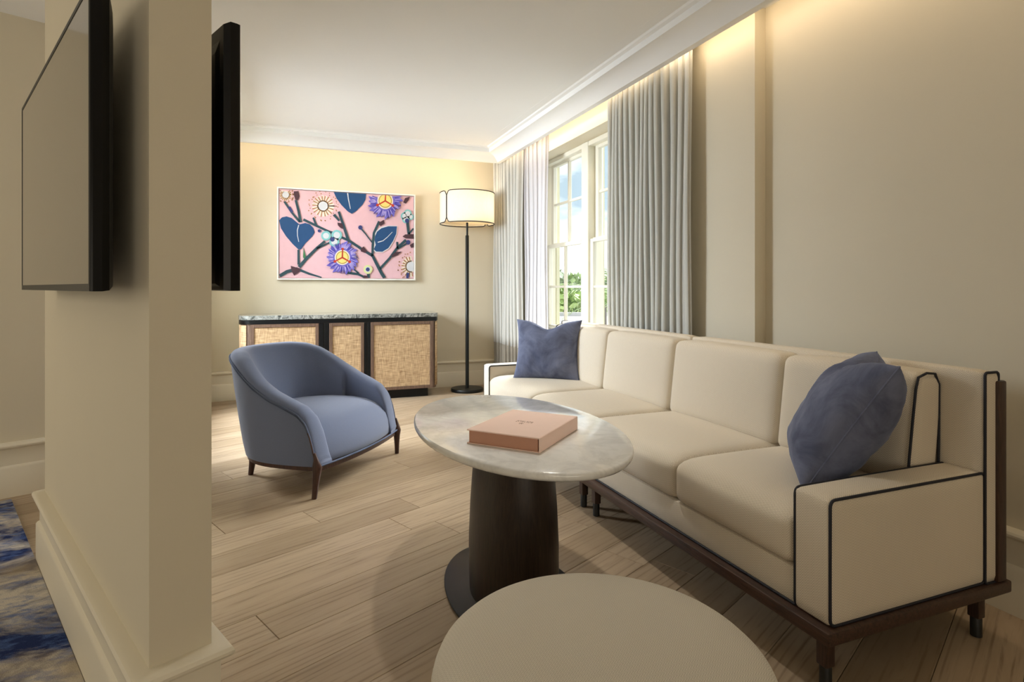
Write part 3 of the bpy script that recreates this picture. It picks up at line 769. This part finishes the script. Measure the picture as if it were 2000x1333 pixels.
# seat with waterfall front
vs, fs = [], []; SP = [(-.64, .30), (-.60, .372), (-.5, .384), (-.38, .392), (-.27, .392), (-.18, .384), (-.11, .364), (-.060, .335), (-.025, .295), (-.006, .25), (.002, .205), (.002, .168), (-.02, .150), (-.3, .150), (-.6, .16)]
NX = 28
for i in range(NX + 1):
    s_ = -1 + 2 * i / NX
    for y_, z_ in SP:
        fb = min(1, max(0, (-y_ - .25) / .39)); hw_ = .345 * math.sqrt(max(.02, 1 - (fb * .93) ** 2.6))
        if y_ > -.02: hw_ -= .008
        crown_ = .022 * (1 - s_ * s_) if z_ > .3 else 0
        bow = (.045 * (1 - s_ * s_)) * max(0, min(1, (y_ + .30) / .25)) if z_ > .155 or y_ > -.1 else 0
        drop = -.012 * abs(s_) ** 4 if z_ > .3 else 0
        vs.append((s_ * hw_, y_ + bow, z_ + crown_ + drop))
m_ = len(SP)
for i in range(NX):
    for k in range(m_): fs.append((i * m_ + k, i * m_ + (k + 1) % m_, (i + 1) * m_ + (k + 1) % m_, (i + 1) * m_ + k))
fs += [tuple(range(m_)), tuple(NX * m_ + k for k in range(m_))]
seat = link('seat', pymesh('seat', vs, fs, True, 70), M['chair_fabric'], ch)
fr_pts = [(-.41 + .82 * i / 20, .012 + .042 * (1 - (-1 + i / 10) ** 2), .160) for i in range(21)]
tube('welt', [(x, y + .004, z + .004) for x, y, z in fr_pts], .005, M['chair_piping'], seat, 6)
# wood base frame
ring = [Vector((*chair_plan(a, .420, .010, -.26, -.655), .146)) for a in [k / 30 for k in range(-30, 31)]]
ring += [Vector((x, y - .006, .146)) for x, y, z in reversed(fr_pts[1:-1])]
vs, fs = [], []; m_ = len(ring)
for p_ in ring:
    c_ = Vector((0, -.28, .146)); d_ = (c_ - p_).normalized()
    for dx, dz in ((0, .014), (0, -.014), (.03, -.014), (.03, .014)): vs.append(p_ + d_ * dx + Vector((0, 0, dz)))
for i in range(m_):
    j = (i + 1) % m_
    for k in range(4): fs.append((i * 4 + k, i * 4 + (k + 1) % 4, j * 4 + (k + 1) % 4, j * 4 + k))
link('base_frame', pymesh('base_frame', vs, fs), M['leg_wood'], ch)
for sx in (-1, 1):
    tube('leg', [(sx * .424, -.004, .235), (sx * .423, .004, .20), (sx * .418, .008, .16), (sx * .420, .006, .125), (sx * .426, .003, .06), (sx * .432, .0, .0)], [.006, .013, .026, .021, .016, .0135], M['leg_wood'], ch, 10)
    tube('leg', [(sx * .22, -.575, .155), (sx * .222, -.58, .12), (sx * .220, -.59, .06), (sx * .215, -.605, 0)], [.026, .023, .018, .0145], M['leg_wood'], ch, 10)
    tr_ = [Vector((p.x, p.y, p.z)) for p in (seam_pts[2:22] if sx < 0 else seam_pts[-22:-2])]
    tube('wood_trim', [p + Vector((sx * .003, .0, -.004)) for p in tr_ if p.z < .36], .0045, M['leg_wood'], ch, 6)

# ------------------------------------------------------------------ sideboard
sb = thing('sideboard', 'low sideboard with raffia doors and dark marble top under the painting', 'cabinet', (.49, 5.93, 0))
sx0, sx1, sf, sbk = -.346, 1.344, 5.70, YB - .045
def sb_plan(off=0, n=8):
    """outline with quarter-round ends, front first"""
    pts = []
    x0, x1, ex0, ex1 = sx0, sx1, -.452 - off, 1.424 + off
    for k in range(n + 1):
        a = math.pi / 2 * k / n; pts.append((x1 + (ex1 - x1) * math.sin(a), sf - off + .20 * (1 - math.cos(a))))
    pts += [(ex1, sbk), (ex0, sbk)]
    for k in range(n, -1, -1):
        a = math.pi / 2 * k / n; pts.append((x0 - (x0 - ex0) * math.sin(a), sf - off + .20 * (1 - math.cos(a))))
    return [(x - .49, y - 5.93) for x, y in pts]
def sb_slab(name, off, z0, z1, mat, bev=0):
    pl = sb_plan(off); k = len(pl); vs = [(x, y, z0) for x, y in pl] + [(x, y, z1) for x, y in pl]
    return link(name, pymesh(name, vs, [tuple(range(k)), tuple(range(k, 2 * k))] + [(i, (i + 1) % k, k + (i + 1) % k, k + i) for i in range(k)], True, 35), M[mat], sb)
sb_slab('carcass', -.014, .085, .765, 'board_wood')
sb_slab('edge_band', .0, .765, .805, 'black_metal')
sb_slab('marble_top', .004, .805, .843, 'dark_marble')
S = lambda x, y, z: (x - .49, y - 5.93, z)
box('plinth', S(-.30, 5.745, 0), S(1.30, 6.12, .085), M['black_metal'], sb)
def sb_door(x0, x1, z0=.09, z1=.762):
    bm = bmesh.new(); fw = .030
    for a, b in (((x0, sf - .006, z0), (x0 + fw, sf + .016, z1)), ((x1 - fw, sf - .006, z0), (x1, sf + .016, z1)), ((x0 + fw, sf - .006, z0), (x1 - fw, sf + .016, z0 + fw)), ((x0 + fw, sf - .006, z1 - fw), (x1 - fw, sf + .016, z1))):
        add_box(bm, S(*a), S(*b), .002, 1)
    d = link('door', bm_mesh('door', bm), M['board_wood'], sb)
    box('raffia_panel', S(x0 + fw, sf + .002, z0 + fw), S(x1 - fw, sf + .010, z1 - fw), M['raffia'], d)
sb_door(-.340, .246); sb_door(.340, .662); sb_door(.725, 1.340)
for a, b in ((.248, .338), (.664, .723)):
    m2 = (a + b) / 2
    box('divider', S(a, sf - .004, .09), S(m2 - .006, sf + .016, .762), M['black_metal'], sb, .002, 1)
    box('divider', S(m2 + .006, sf - .004, .09), S(b, sf + .016, .762), M['black_metal'], sb, .002, 1)
    box('pull_groove', S(m2 - .006, sf + .006, .09), S(m2 + .006, sf + .016, .762), M['dark_plastic'], sb)
for left in (True, False):     # curved raffia end panels
    pl = [p for p in sb_plan(-.006, 10)]; seg = pl[:11] if not left else pl[-11:]
    seg = seg[2:] if not left else seg[:-2]
    vs = [(x, y, z) for z in (.11, .755) for x, y in seg]; k = len(seg)
    o = link('end_panel', pymesh('end_panel', vs, [(i, i + 1, k + i + 1, k + i) for i in range(k - 1)], True), M['raffia'], sb)
    so_ = o.modifiers.new('thickness', 'SOLIDIFY'); so_.thickness = .006; so_.offset = 0

# ------------------------------------------------------------------ painting
px0, px1, pz0, pz1, py = -.128, 1.255, 1.178, 2.102, 6.148
pt_ = thing('painting', 'pink botanical painting of passion flowers and blue leaves in white frame', 'painting', (.5635, YB, 1.178))
Pp = lambda x, y, z: (x - .5635, y - YB, z - 1.178)
fwid = .014
box('frame_rail', Pp(px0, py, pz0), Pp(px1, YB - .002, pz0 + fwid), M['white'], pt_, .001, 1); box('frame_rail', Pp(px0, py, pz1 - fwid), Pp(px1, YB - .002, pz1), M['white'], pt_, .001, 1)
box('frame_rail', Pp(px0, py, pz0 + fwid), Pp(px0 + fwid, YB - .002, pz1 - fwid), M['white'], pt_, .001, 1); box('frame_rail', Pp(px1 - fwid, py, pz0 + fwid), Pp(px1, YB - .002, pz1 - fwid), M['white'], pt_, .001, 1)
cy_ = py + .012
gx0, gx1, gz0, gz1 = px0 + fwid + .004, px1 - fwid - .004, pz0 + fwid + .004, pz1 - fwid - .004
canvas = box('canvas', Pp(gx0, cy_, gz0), Pp(gx1, YB - .006, gz1), PAINT['pink'], pt_)
layer = [0]
def cxy(p):
    u = (p[0] - 86) / 1722; tp_ = 98 + 80 * u; v = (p[1] - tp_) / (1229 - tp_)
    u = max(0.001, min(.999, u)); v = max(0.001, min(.999, v))
    return (gx0 + (gx1 - gx0) * u, gz1 + (gz0 - gz1) * v)
def patch(name, polys, col):
    if name in ('bud', 'bud_tip', 'blossom', 'blossom_heart', 'branch', 'twig', 'style', 'stigma') and len(polys) > 1:
        for i, q in enumerate(polys): layer[0] -= (i > 0); patch(name, [q], col)
        return
    """flat painted shapes on the canvas, one mesh, given in the artwork's own grid"""
    layer[0] += 1; dpt = .0004 * layer[0]; vs, fs = [], []
    for poly in polys:
        q = [cxy(p) for p in poly]; k = len(q); b0 = len(vs)
        vs += [Pp(x, cy_ - dpt, z) for x, z in q] + [Pp(x, cy_ + .0002, z) for x, z in q]
        fs.append(tuple(b0 + i for i in range(k))); fs += [(b0 + i, b0 + (i + 1) % k, b0 + k + (i + 1) % k, b0 + k + i) for i in range(k)]
    me = bpy.data.meshes.new(name); me.from_pydata(vs, [], fs); me.update()
    o = link(name, me, PAINT[col], canvas)
    if len(polys) > 2: o['kind'] = 'stuff'
    return o
def band(pts, w0, w1=None):
    w1 = w0 if w1 is None else w1; L_, R_ = [], []; n_ = len(pts)
    for i, p in enumerate(pts):
        a = pts[max(0, i - 1)]; b = pts[min(n_ - 1, i + 1)]; d = Vector((b[0] - a[0], b[1] - a[1])).normalized(); k = w0 + (w1 - w0) * i / max(1, n_ - 1)
        L_.append((p[0] - d.y * k / 2, p[1] + d.x * k / 2)); R_.append((p[0] + d.y * k / 2, p[1] - d.x * k / 2))
    return L_ + R_[::-1]
def disc(c, r, n_=20, ry=None): return [(c[0] + r * math.cos(2 * math.pi * k / n_), c[1] + (ry or r) * math.sin(2 * math.pi * k / n_)) for k in range(n_)]
# pale dandelion-like blooms
def dandelion(c, r, core, a0=0, a1=360, seed=1):
    rg = random.Random(seed); rays, dots = [], []
    k = a0
    while k < a1:
        a = R(k); d = (math.cos(a), math.sin(a)); rr = r * (.72 + .14 * rg.random())
        rays.append(band([(c[0] + d[0] * core, c[1] + d[1] * core), (c[0] + d[0] * rr, c[1] + d[1] * rr)], 9, 14))
        for _ in range(2):
            e = r * (.92 + .2 * rg.random()); an = a + rg.uniform(-.12, .12); dots.append(disc((c[0] + e * math.cos(an), c[1] + e * math.sin(an)), 6 + 3 * rg.random(), 6))
        k += 17 + rg.random() * 6
    inside = lambda pl: all(90 < p[0] < 1804 and 112 < p[1] < 1224 for p in pl)
    pet = [band([(c[0], c[1]), (c[0] + math.cos(R(k2)) * r * .8, c[1] + math.sin(R(k2)) * r * .8)], 30, 26) for k2 in range(a0 + 8, a1, 20)]
    patch('bloom_petals', [p for p in pet if inside(p)] + [disc(c, core * 1.25)], 'cream')
    patch('bloom_core', [disc(c, core)], 'white')
    patch('bloom_rays', [p for p in rays if inside(p)], 'ochre'); patch('bloom_dots', [p for p in dots if inside(p)], 'ochre')
dandelion((620, 310), 170, 58, seed=2)
dandelion((165, 175), 90, 40, seed=3)
dandelion((1770, 1075), 165, 62, 80, 290, seed=4)
# leaves
patch('leaf', [[(88, 500), (120, 462), (175, 448), (235, 468), (290, 515), (330, 548), (400, 530), (455, 545), (500, 595), (516, 650), (480, 705), (400, 790), (350, 865), (320, 868), (250, 800), (170, 700), (110, 600)]], 'blue')
patch('leaf_vein', [band([(322, 555), (305, 620), (306, 690), (322, 770)], 12, 7)], 'white')
patch('leaf', [[(752, 132), (1168, 152), (1160, 225), (1120, 290), (1040, 370), (982, 405), (930, 375), (850, 295), (790, 215)]], 'blue')
patch('leaf_vein', [band([(928, 142), (938, 220), (955, 300), (964, 345)], 14, 8)], 'white')
patch('leaf_edge', [[(1260, 740), (1268, 690), (1300, 620), (1360, 575), (1460, 552), (1584, 556), (1575, 660), (1530, 760), (1470, 850), (1385, 898), (1290, 895), (1255, 860), (1280, 800)]], 'white')
patch('leaf', [[(1278, 745), (1284, 690), (1312, 632), (1368, 588), (1462, 562), (1578, 562), (1568, 660), (1522, 755), (1462, 842), (1382, 888), (1298, 886), (1268, 856), (1294, 800)]], 'blue')
patch('leaf_vein', [band([(1515, 635), (1450, 700), (1390, 748), (1320, 768)], 6, 12)], 'white')
# branches
patch('branch', [band([(378, 485), (540, 565), (690, 635), (760, 655)], 30, 26), band([(850, 708), (940, 745), (1100, 850), (1250, 940)], 30, 34), band([(1250, 935), (1310, 1050), (1370, 1160), (1412, 1226)], 34, 46),
    band([(90, 1205), (180, 1150), (310, 1110)], 46, 40), band([(325, 1090), (430, 965), (540, 850), (640, 760)], 42, 30), band([(540, 855), (620, 815), (700, 775)], 22, 18), band([(340, 1130), (450, 1175), (600, 1224)], 32, 22),
    band([(1350, 1105), (1480, 970), (1580, 840), (1700, 735)], 30, 34), band([(1590, 850), (1730, 770)], 18, 18), band([(1585, 845), (1582, 760)], 26, 26), band([(1740, 660), (1806, 590)], 26, 24), band([(1740, 670), (1720, 480)], 30, 44),
    band([(1340, 500), (1270, 650), (1255, 800), (1250, 940)], 32, 30), band([(1245, 770), (1160, 660), (1090, 580)], 12, 18), band([(900, 1155), (1060, 1175), (1150, 1215)], 30, 28), band([(1000, 1105), (1070, 1165)], 18, 20), band([(1195, 1090), (1198, 1222)], 36, 36)], 'stem')
patch('twig', [band([(150, 260), (240, 400), (330, 515)], 24, 26), band([(285, 240), (320, 380), (345, 520)], 26, 34), band([(497, 460), (535, 555)], 22, 26), band([(815, 380), (870, 540), (935, 740)], 28, 36), band([(755, 420), (820, 495)], 34, 20), band([(318, 870), (320, 1060)], 26, 28)], 'stem')
patch('green_shoot', [[(380, 845), (408, 960), (388, 985), (374, 965)]], 'green')
patch('bud', [[(262, 130), (315, 125), (332, 190), (315, 240), (280, 235), (265, 180)], [(225, 1075), (345, 1110), (330, 1150), (265, 1198), (235, 1140)], [(800, 520), (860, 530), (880, 605), (840, 590), (805, 555)], [(1095, 850), (1135, 822), (1185, 885), (1150, 905), (1100, 885)],
    [(1330, 520), (1400, 480), (1412, 525), (1360, 560)], [(1500, 935), (1560, 890), (1640, 885), (1590, 930), (1520, 958)], [(1655, 690), (1690, 665), (1806, 660), (1806, 720), (1700, 715)], [(1690, 200), (1756, 182), (1740, 225), (1700, 270), (1665, 255)], [(1755, 800), (1806, 770), (1806, 830), (1775, 836)], [(1135, 1190), (1185, 1195), (1190, 1222), (1135, 1222)]], 'brown')
patch('bud_tip', [disc((1092, 580), 28, 8), disc((572, 628), 20, 8), disc((1732, 765), 30, 10), [(1708, 1155), (1748, 1155), (1735, 1224), (1706, 1224)], band([(205, 330), (245, 395)], 34, 28)], 'navy')
# small pale-teal blossoms
def blossom(parts, c2, col='teal'):
    patch('blossom', [disc((x, y), r, 12) for x, y, r in parts], col); patch('blossom_heart', [disc((x, y), r * .62, 12) for x, y, r in parts], 'white'); patch('blossom_eye', [disc(*c2, 10)], 'navy')
blossom([(655, 690, 62), (790, 680, 68), (760, 765, 66)], ((735, 735), 30)); blossom([(1680, 430, 50), (1725, 400, 55), (1768, 440, 38), (1700, 470, 52)], ((1715, 490), 30)); blossom([(1190, 1115, 58)], ((1188, 1115), 26), 'lime')
# passion flowers
def passion(c, r, a0, a1, seed):
    rg = random.Random(seed); pet, fine = [], []; k = a0
    keep = lambda p: (max(92, min(1802, p[0])), max(108 + 78 * (p[0] - 86) / 1722, min(1222, p[1])))
    while k <= a1:
        a = R(k); L_ = r * (.86 + .26 * rg.random()); w_ = R(13)
        pet.append([keep((c[0] + math.cos(a - w_) * r * .5, c[1] + math.sin(a - w_) * r * .5)), keep((c[0] + math.cos(a - w_ * .7) * L_ * .84, c[1] + math.sin(a - w_ * .7) * L_ * .84)), keep((c[0] + math.cos(a + .05) * L_, c[1] + math.sin(a + .05) * L_)), keep((c[0] + math.cos(a + w_) * r * .5, c[1] + math.sin(a + w_) * r * .5))])
        k += 15
    k = a0
    dark = []
    while k <= a1:
        a = R(k); s0 = r * (.52 + .1 * rg.random()); s1 = r * (.78 + .22 * rg.random())
        (fine if rg.random() < .5 else dark).append([keep(p) for p in band([(c[0] + math.cos(a) * s0, c[1] + math.sin(a) * s0), (c[0] + math.cos(a + .04) * s1, c[1] + math.sin(a + .04) * s1)], 9, 5)]); k += 4.5
    ring_ = [keep((c[0] + math.cos(R(q_)) * r * .72, c[1] + math.sin(R(q_)) * r * .72)) for q_ in range(int(a0), int(a1) + 1, 12)]
    patch('petals', pet, 'violet'); patch('petal_ring', [ring_ + ([c] if a1 - a0 < 359 else [])], 'violet'); patch('filaments', fine, 'lilac'); patch('filaments', dark, 'deep')
    full = a1 - a0 > 359
    dd = lambda rad: [keep(p) for p in disc(c, rad, 28)]
    patch('corona', [dd(r * .47)], 'cream'); patch('anther_ring', [dd(r * .40)], 'olive'); patch('heart', [dd(r * .34)], 'yellow')
    patch('style', [[keep(p) for p in band([c, (c[0] + math.cos(R(q_)) * r * .52, c[1] + math.sin(R(q_)) * r * .52)], 20, 16)] for q_ in (-88, 30, 152)], 'red')
    patch('stigma', [[keep(p) for p in disc((c[0] + math.cos(R(q_)) * r * .52, c[1] + math.sin(R(q_)) * r * .52), 19, 8)] for q_ in (-88, 30, 152)], 'red')
passion((860, 965), 205, 0, 360, 5)
passion((1418, 240), 225, -18, 198, 6)

# ------------------------------------------------------------------ floor lamp
LX, LY = 1.752, 5.868
lp = thing('floor_lamp', 'black floor lamp with lit ivory drum shade beside the painting', 'lamp', (LX, LY, 0))
link('base', lathe_me('base', [(.168, 0), (.172, .004), (.172, .026), (.168, .032), (.03, .034)], 64), M['pole'], lp)
link('pole', lathe_me('pole', [(.0185, .03), (.0185, 1.652), (.016, 1.656)], 24), M['pole'], lp)
link('upper_stem', lathe_me('upper_stem', [(.011, 1.65), (.011, 1.93)], 20), M['pole'], lp)
SR, SZ0, SZ1 = .288, 1.775, 2.100
def shade_panel(a0, a1, nm='shade'):
    nA, nZ = 40, 10; vs = []; cr = .045
    for j in range(nZ + 1):
        for i in range(nA + 1):
            a = a0 + (a1 - a0) * i / nA
            # rounded corners: the panel narrows in height near its two upright edges
            d = min(i, nA - i) / nA * (a1 - a0) * SR; e = cr - math.sqrt(max(0, cr * cr - max(0, cr - d) ** 2))
            z = SZ0 + e + (SZ1 - SZ0 - 2 * e) * j / nZ; vs.append((SR * math.cos(a), SR * math.sin(a), z))
    fs = [(j * (nA + 1) + i, j * (nA + 1) + i + 1, (j + 1) * (nA + 1) + i + 1, (j + 1) * (nA + 1) + i) for j in range(nZ) for i in range(nA)]
    o = link(nm, pymesh(nm, vs, fs, True), M['shade'], lp)
    loop = [vs[i] for i in range(nA + 1)] + [vs[j * (nA + 1) + nA] for j in range(1, nZ)] + [vs[nZ * (nA + 1) + i] for i in range(nA, -1, -1)] + [vs[j * (nA + 1)] for j in range(nZ - 1, 0, -1)]
    piping('piping', [tuple(Vector(p) * 1) for p in loop], o, .0052)
aim = math.atan2(-LY, -LX)
sa = aim - R(47)
for k in range(2): shade_panel(sa + R(180) * k + .012, sa + R(180) * (k + 1) - .012)
link('diffuser', lathe_me('diffuser', [(.012, 1.792), (.270, 1.792), (.270, 1.796), (.012, 1.796)], 48, cap=False), M['shade'], lp)
link('bulb', lathe_me('bulb', [(.004, 1.90), (.018, 1.905), (.030, 1.93), (.032, 1.955), (.022, 1.985), (.006, 2.0)], 20), M['bulb'], lp)
bl_ = bpy.data.lights.new('lamp_light', 'POINT'); blo = bpy.data.objects.new('lamp_light', bl_); C.objects.link(blo); blo.parent = lp; blo.location = (.06, -.06, 1.95)
bl_.energy = 3; bl_.color = (1, .82, .58); bl_.shadow_soft_size = .04

# ------------------------------------------------------------------ unseen ceiling light added as fill above the table
for dx_, dy_, lab in ((.92, 2.20, 'small white ceiling fill light added above the coffee table'),):
    dl = thing('fill_light', lab, 'fill_light', (dx_, dy_, ZC))
    link('ring', lathe_me('ring', [(.050, -.0005), (.062, -.002), (.066, -.006), (.064, -.010), (.050, -.008)], 32, cap=False), M['white'], dl)
    l_ = bpy.data.lights.new('fill_light_beam', 'AREA'); lo_ = bpy.data.objects.new('fill_light_beam', l_); C.objects.link(lo_); lo_.parent = dl; lo_.location = (0, 0, -.006)
    l_.shape = 'DISK'; l_.size = .12; l_.energy = DOWN; l_.color = (1, .95, .88); l_.spread = R(85)

# ------------------------------------------------------------------ televisions
def television(label, s0, s1, v_front, v_back, z0, z1):
    """slab on the partition; v measured across the partition from its left face"""
    root = thing('television', label, 'television', pv((s0 + s1) / 2, (v_front + v_back) / 2, z0), TH, 'televisions on the partition')
    ccx, ccy = (s0 + s1) / 2, (v_front + v_back) / 2; sg = 1 if v_front > v_back else -1; dpt = abs(v_front - v_back); W2 = (s1 - s0) / 2; Hh = z1 - z0
    # local axes: x along V, y along U ; front faces sg*x
    X = lambda d: sg * (dpt / 2 - d)          # d = depth behind the front
    bm = bmesh.new()
    lv = [(0, 0.0), (.004, -.0005), (.020, -.0005), (.034, .006), (dpt * .9, .03), (dpt, .05)]
    for d, i in lv:
        for y, z in ((-W2 + i, i * .35), (W2 - i, i * .35), (W2 - i, Hh - i * 1.3), (-W2 + i, Hh - i * 1.3)): bm.verts.new((X(d), y, z))
    bm.verts.ensure_lookup_table(); v_ = bm.verts
    for r_ in range(len(lv) - 1):
        for k in range(4): bm.faces.new((v_[r_ * 4 + k], v_[r_ * 4 + (k + 1) % 4], v_[r_ * 4 + 4 + (k + 1) % 4], v_[r_ * 4 + 4 + k]))
    bm.faces.new(v_[0:4]); bm.faces.new(v_[(len(lv) - 1) * 4:len(lv) * 4])
    link('cabinet', bm_mesh('cabinet', bm), M['black_plastic'], root)
    b = .010
    def sl(nm, y0, y1, za, zb, d0, d1, mat): return box(nm, (min(X(d0), X(d1)), y0, za), (max(X(d0), X(d1)), y1, zb), M[mat], root)
    sl('screen', -W2 + b, W2 - b, b + .006, Hh - b, -.0012, .002, 'screen')
    sl('bezel', -W2, W2, 0, b + .006, -.0022, .002, 'dark_plastic'); sl('bezel', -W2, W2, Hh - b, Hh, -.0022, .002, 'dark_plastic')
    sl('bezel', -W2, -W2 + b, b + .006, Hh - b, -.0022, .002, 'dark_plastic'); sl('bezel', W2 - b, W2, b + .006, Hh - b, -.0022, .002, 'dark_plastic')
    gap = (-v_back) if v_back < 0 else (v_back - PTH)
    sl('wall_mount', -.20, .20, Hh * .3, Hh * .7, dpt - .001, dpt + gap, 'dark_plastic')
television('television on the left side of the partition with its grey screen visible', .05, 1.255, -.094, -.045, 1.092, 1.735)
television('thin black television seen edge-on at the right side of the partition', .03, 1.235, .196, .158, 1.092, 1.735)

# ------------------------------------------------------------------ rug in the bedroom
rug_a = Vector((-1.356, 3.72, 0)); rugw = 2.4
rp = Vector((-1.031, 3.049, 0)); d_ = U; rp = rp - V * .0215; q0 = rp + d_ * .70; q1 = rp - d_ * 3.4
pts = [q0, q0 - V * rugw, q1 - V * rugw, q1]
rc = sum(pts, Vector()) / 4
rug = link('rug', pymesh('rug', [(*(p - rc).xy, z) for z in (.001, .012) for p in pts], [(0, 1, 2, 3), (4, 5, 6, 7), (0, 1, 5, 4), (1, 2, 6, 5), (2, 3, 7, 6), (3, 0, 4, 7)]), M['rug'], None, rc)
tag(rug, 'abstract blue and cream rug left of the partition', 'rug')

# ------------------------------------------------------------------ outside the window
struct(link('ground', pymesh('ground', [(-20, 20, -7), (160, 20, -7), (160, 200, -7), (-20, 200, -7)], [(0, 1, 2, 3)]), M['ground']))
def leafy(name, label, loc, r, h, mat, seed, n=1500, group='trees outside the window'):
    rg = random.Random(seed); root = thing(name, label, 'tree', loc, group=group)
    tube('trunk', [(0, 0, 0), (.1, 0, h * .4), (0, .1, h * .75)], [.22, .17, .10], M['bark'], root, 8)
    blobs = [Vector((rg.uniform(-.65, .65) * r, rg.uniform(-.65, .65) * r, h - r * rg.uniform(.15, 1.1))) for _ in range(11)]
    vs, fs = [], []
    for k in range(n):
        b = blobs[k % len(blobs)]; d = Vector((rg.gauss(0, 1), rg.gauss(0, 1), rg.gauss(0, 1))).normalized()
        p = b + d * r * .48 * rg.uniform(.75, 1.05); s = r * .10 * rg.uniform(.6, 1.3)
        x = Vector((rg.gauss(0, 1), rg.gauss(0, 1), rg.gauss(0, 1))).normalized(); y = x.cross(d + Vector((.3, .2, .1))).normalized()
        b0 = len(vs); vs += [p - x * s, p + y * s * .55, p + x * s, p - y * s * .55]; fs.append((b0, b0 + 1, b0 + 2, b0 + 3))
    me = bpy.data.meshes.new('foliage'); me.from_pydata(vs, [], fs); me.update()
    o = link('foliage', me, mat, root); o['kind'] = 'stuff'
    return root
def at(px, y, dist): # direction helper in plan: bearing of a window view line, metres east of the room's long axis
    return None
def bearing(deg, d): a = R(deg); return (d * math.sin(a), d * math.cos(a))
# (bearing from the room's long axis, distance, radius, top height above eye, material)
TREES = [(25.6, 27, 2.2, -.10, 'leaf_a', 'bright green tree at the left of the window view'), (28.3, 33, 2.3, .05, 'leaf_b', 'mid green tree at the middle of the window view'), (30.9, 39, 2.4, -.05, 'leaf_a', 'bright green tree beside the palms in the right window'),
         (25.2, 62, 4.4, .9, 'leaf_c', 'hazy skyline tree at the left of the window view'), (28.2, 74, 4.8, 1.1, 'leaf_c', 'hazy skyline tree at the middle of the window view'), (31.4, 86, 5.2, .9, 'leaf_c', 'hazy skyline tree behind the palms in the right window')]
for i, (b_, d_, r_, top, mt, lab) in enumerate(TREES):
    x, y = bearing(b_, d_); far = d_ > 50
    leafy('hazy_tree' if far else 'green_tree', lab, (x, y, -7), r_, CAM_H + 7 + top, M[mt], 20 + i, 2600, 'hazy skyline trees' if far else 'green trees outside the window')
def palm(label, bdeg, d, h, seed):
    rg = random.Random(seed); x, y = bearing(bdeg, d); root = thing('palm_tree', label, 'palm', (x, y, -7))
    tube('trunk', [(0, 0, 0), (.05, 0, h * .5), (0, 0, h)], [.16, .12, .10], M['bark'], root, 8)
    for k in range(13):
        a = 2 * math.pi * k / 13 + rg.uniform(-.2, .2); el = rg.uniform(.1, 1.25); Lf = rg.uniform(.9, 1.25)
        pts = [Vector((math.cos(a) * f * Lf * math.cos(el * (1 - .4 * f)), math.sin(a) * f * Lf * math.cos(el * (1 - .4 * f)), h + f * Lf * math.sin(el) - .55 * f * f * Lf)) for f in (0, .2, .4, .6, .8, 1)]
        vs, fs = [], []
        for i_ in range(5):
            for s_ in (-1, 1):
                p0, p1 = pts[i_], pts[i_ + 1]; side = (p1 - p0).cross(Vector((0, 0, 1))).normalized() * s_
                for q_ in (0.1, .55):
                    p = p0.lerp(p1, q_); tip = p + side * .26 * (1 - .12 * i_) + (p1 - p0) * .9 - Vector((0, 0, .05)); w_ = (p1 - p0) * .12
                    b0 = len(vs); vs += [p - w_, p + w_, tip]; fs.append((b0, b0 + 1, b0 + 2))
        me = bpy.data.meshes.new('frond'); me.from_pydata(vs, [], fs); me.update(); link('frond', me, M['leaf_b'], root)
palm('slender palm tree seen through the right window', 30.0, 12, 7.75, 5)
palm('taller palm tree seen at the edge of the right window', 31.0, 15.4, 8.25, 6)
bx_, by_ = bearing(28, 20)
rb = thing('neighbour_building', 'low neighbouring building with a flat white roof outside the window', 'building', (bx_, by_, -7), -R(28))
box('wall', (-6, -3.2, 0), (6, 3.2, 6.7), M['brick_far'], rb); box('roof', (-6.3, -3.5, 6.7), (6.3, 3.4, 6.95), M['roof_white'], rb)
box('parapet', (-6.3, 3.2, 6.95), (6.3, 3.4, 7.1), M['roof_white'], rb)
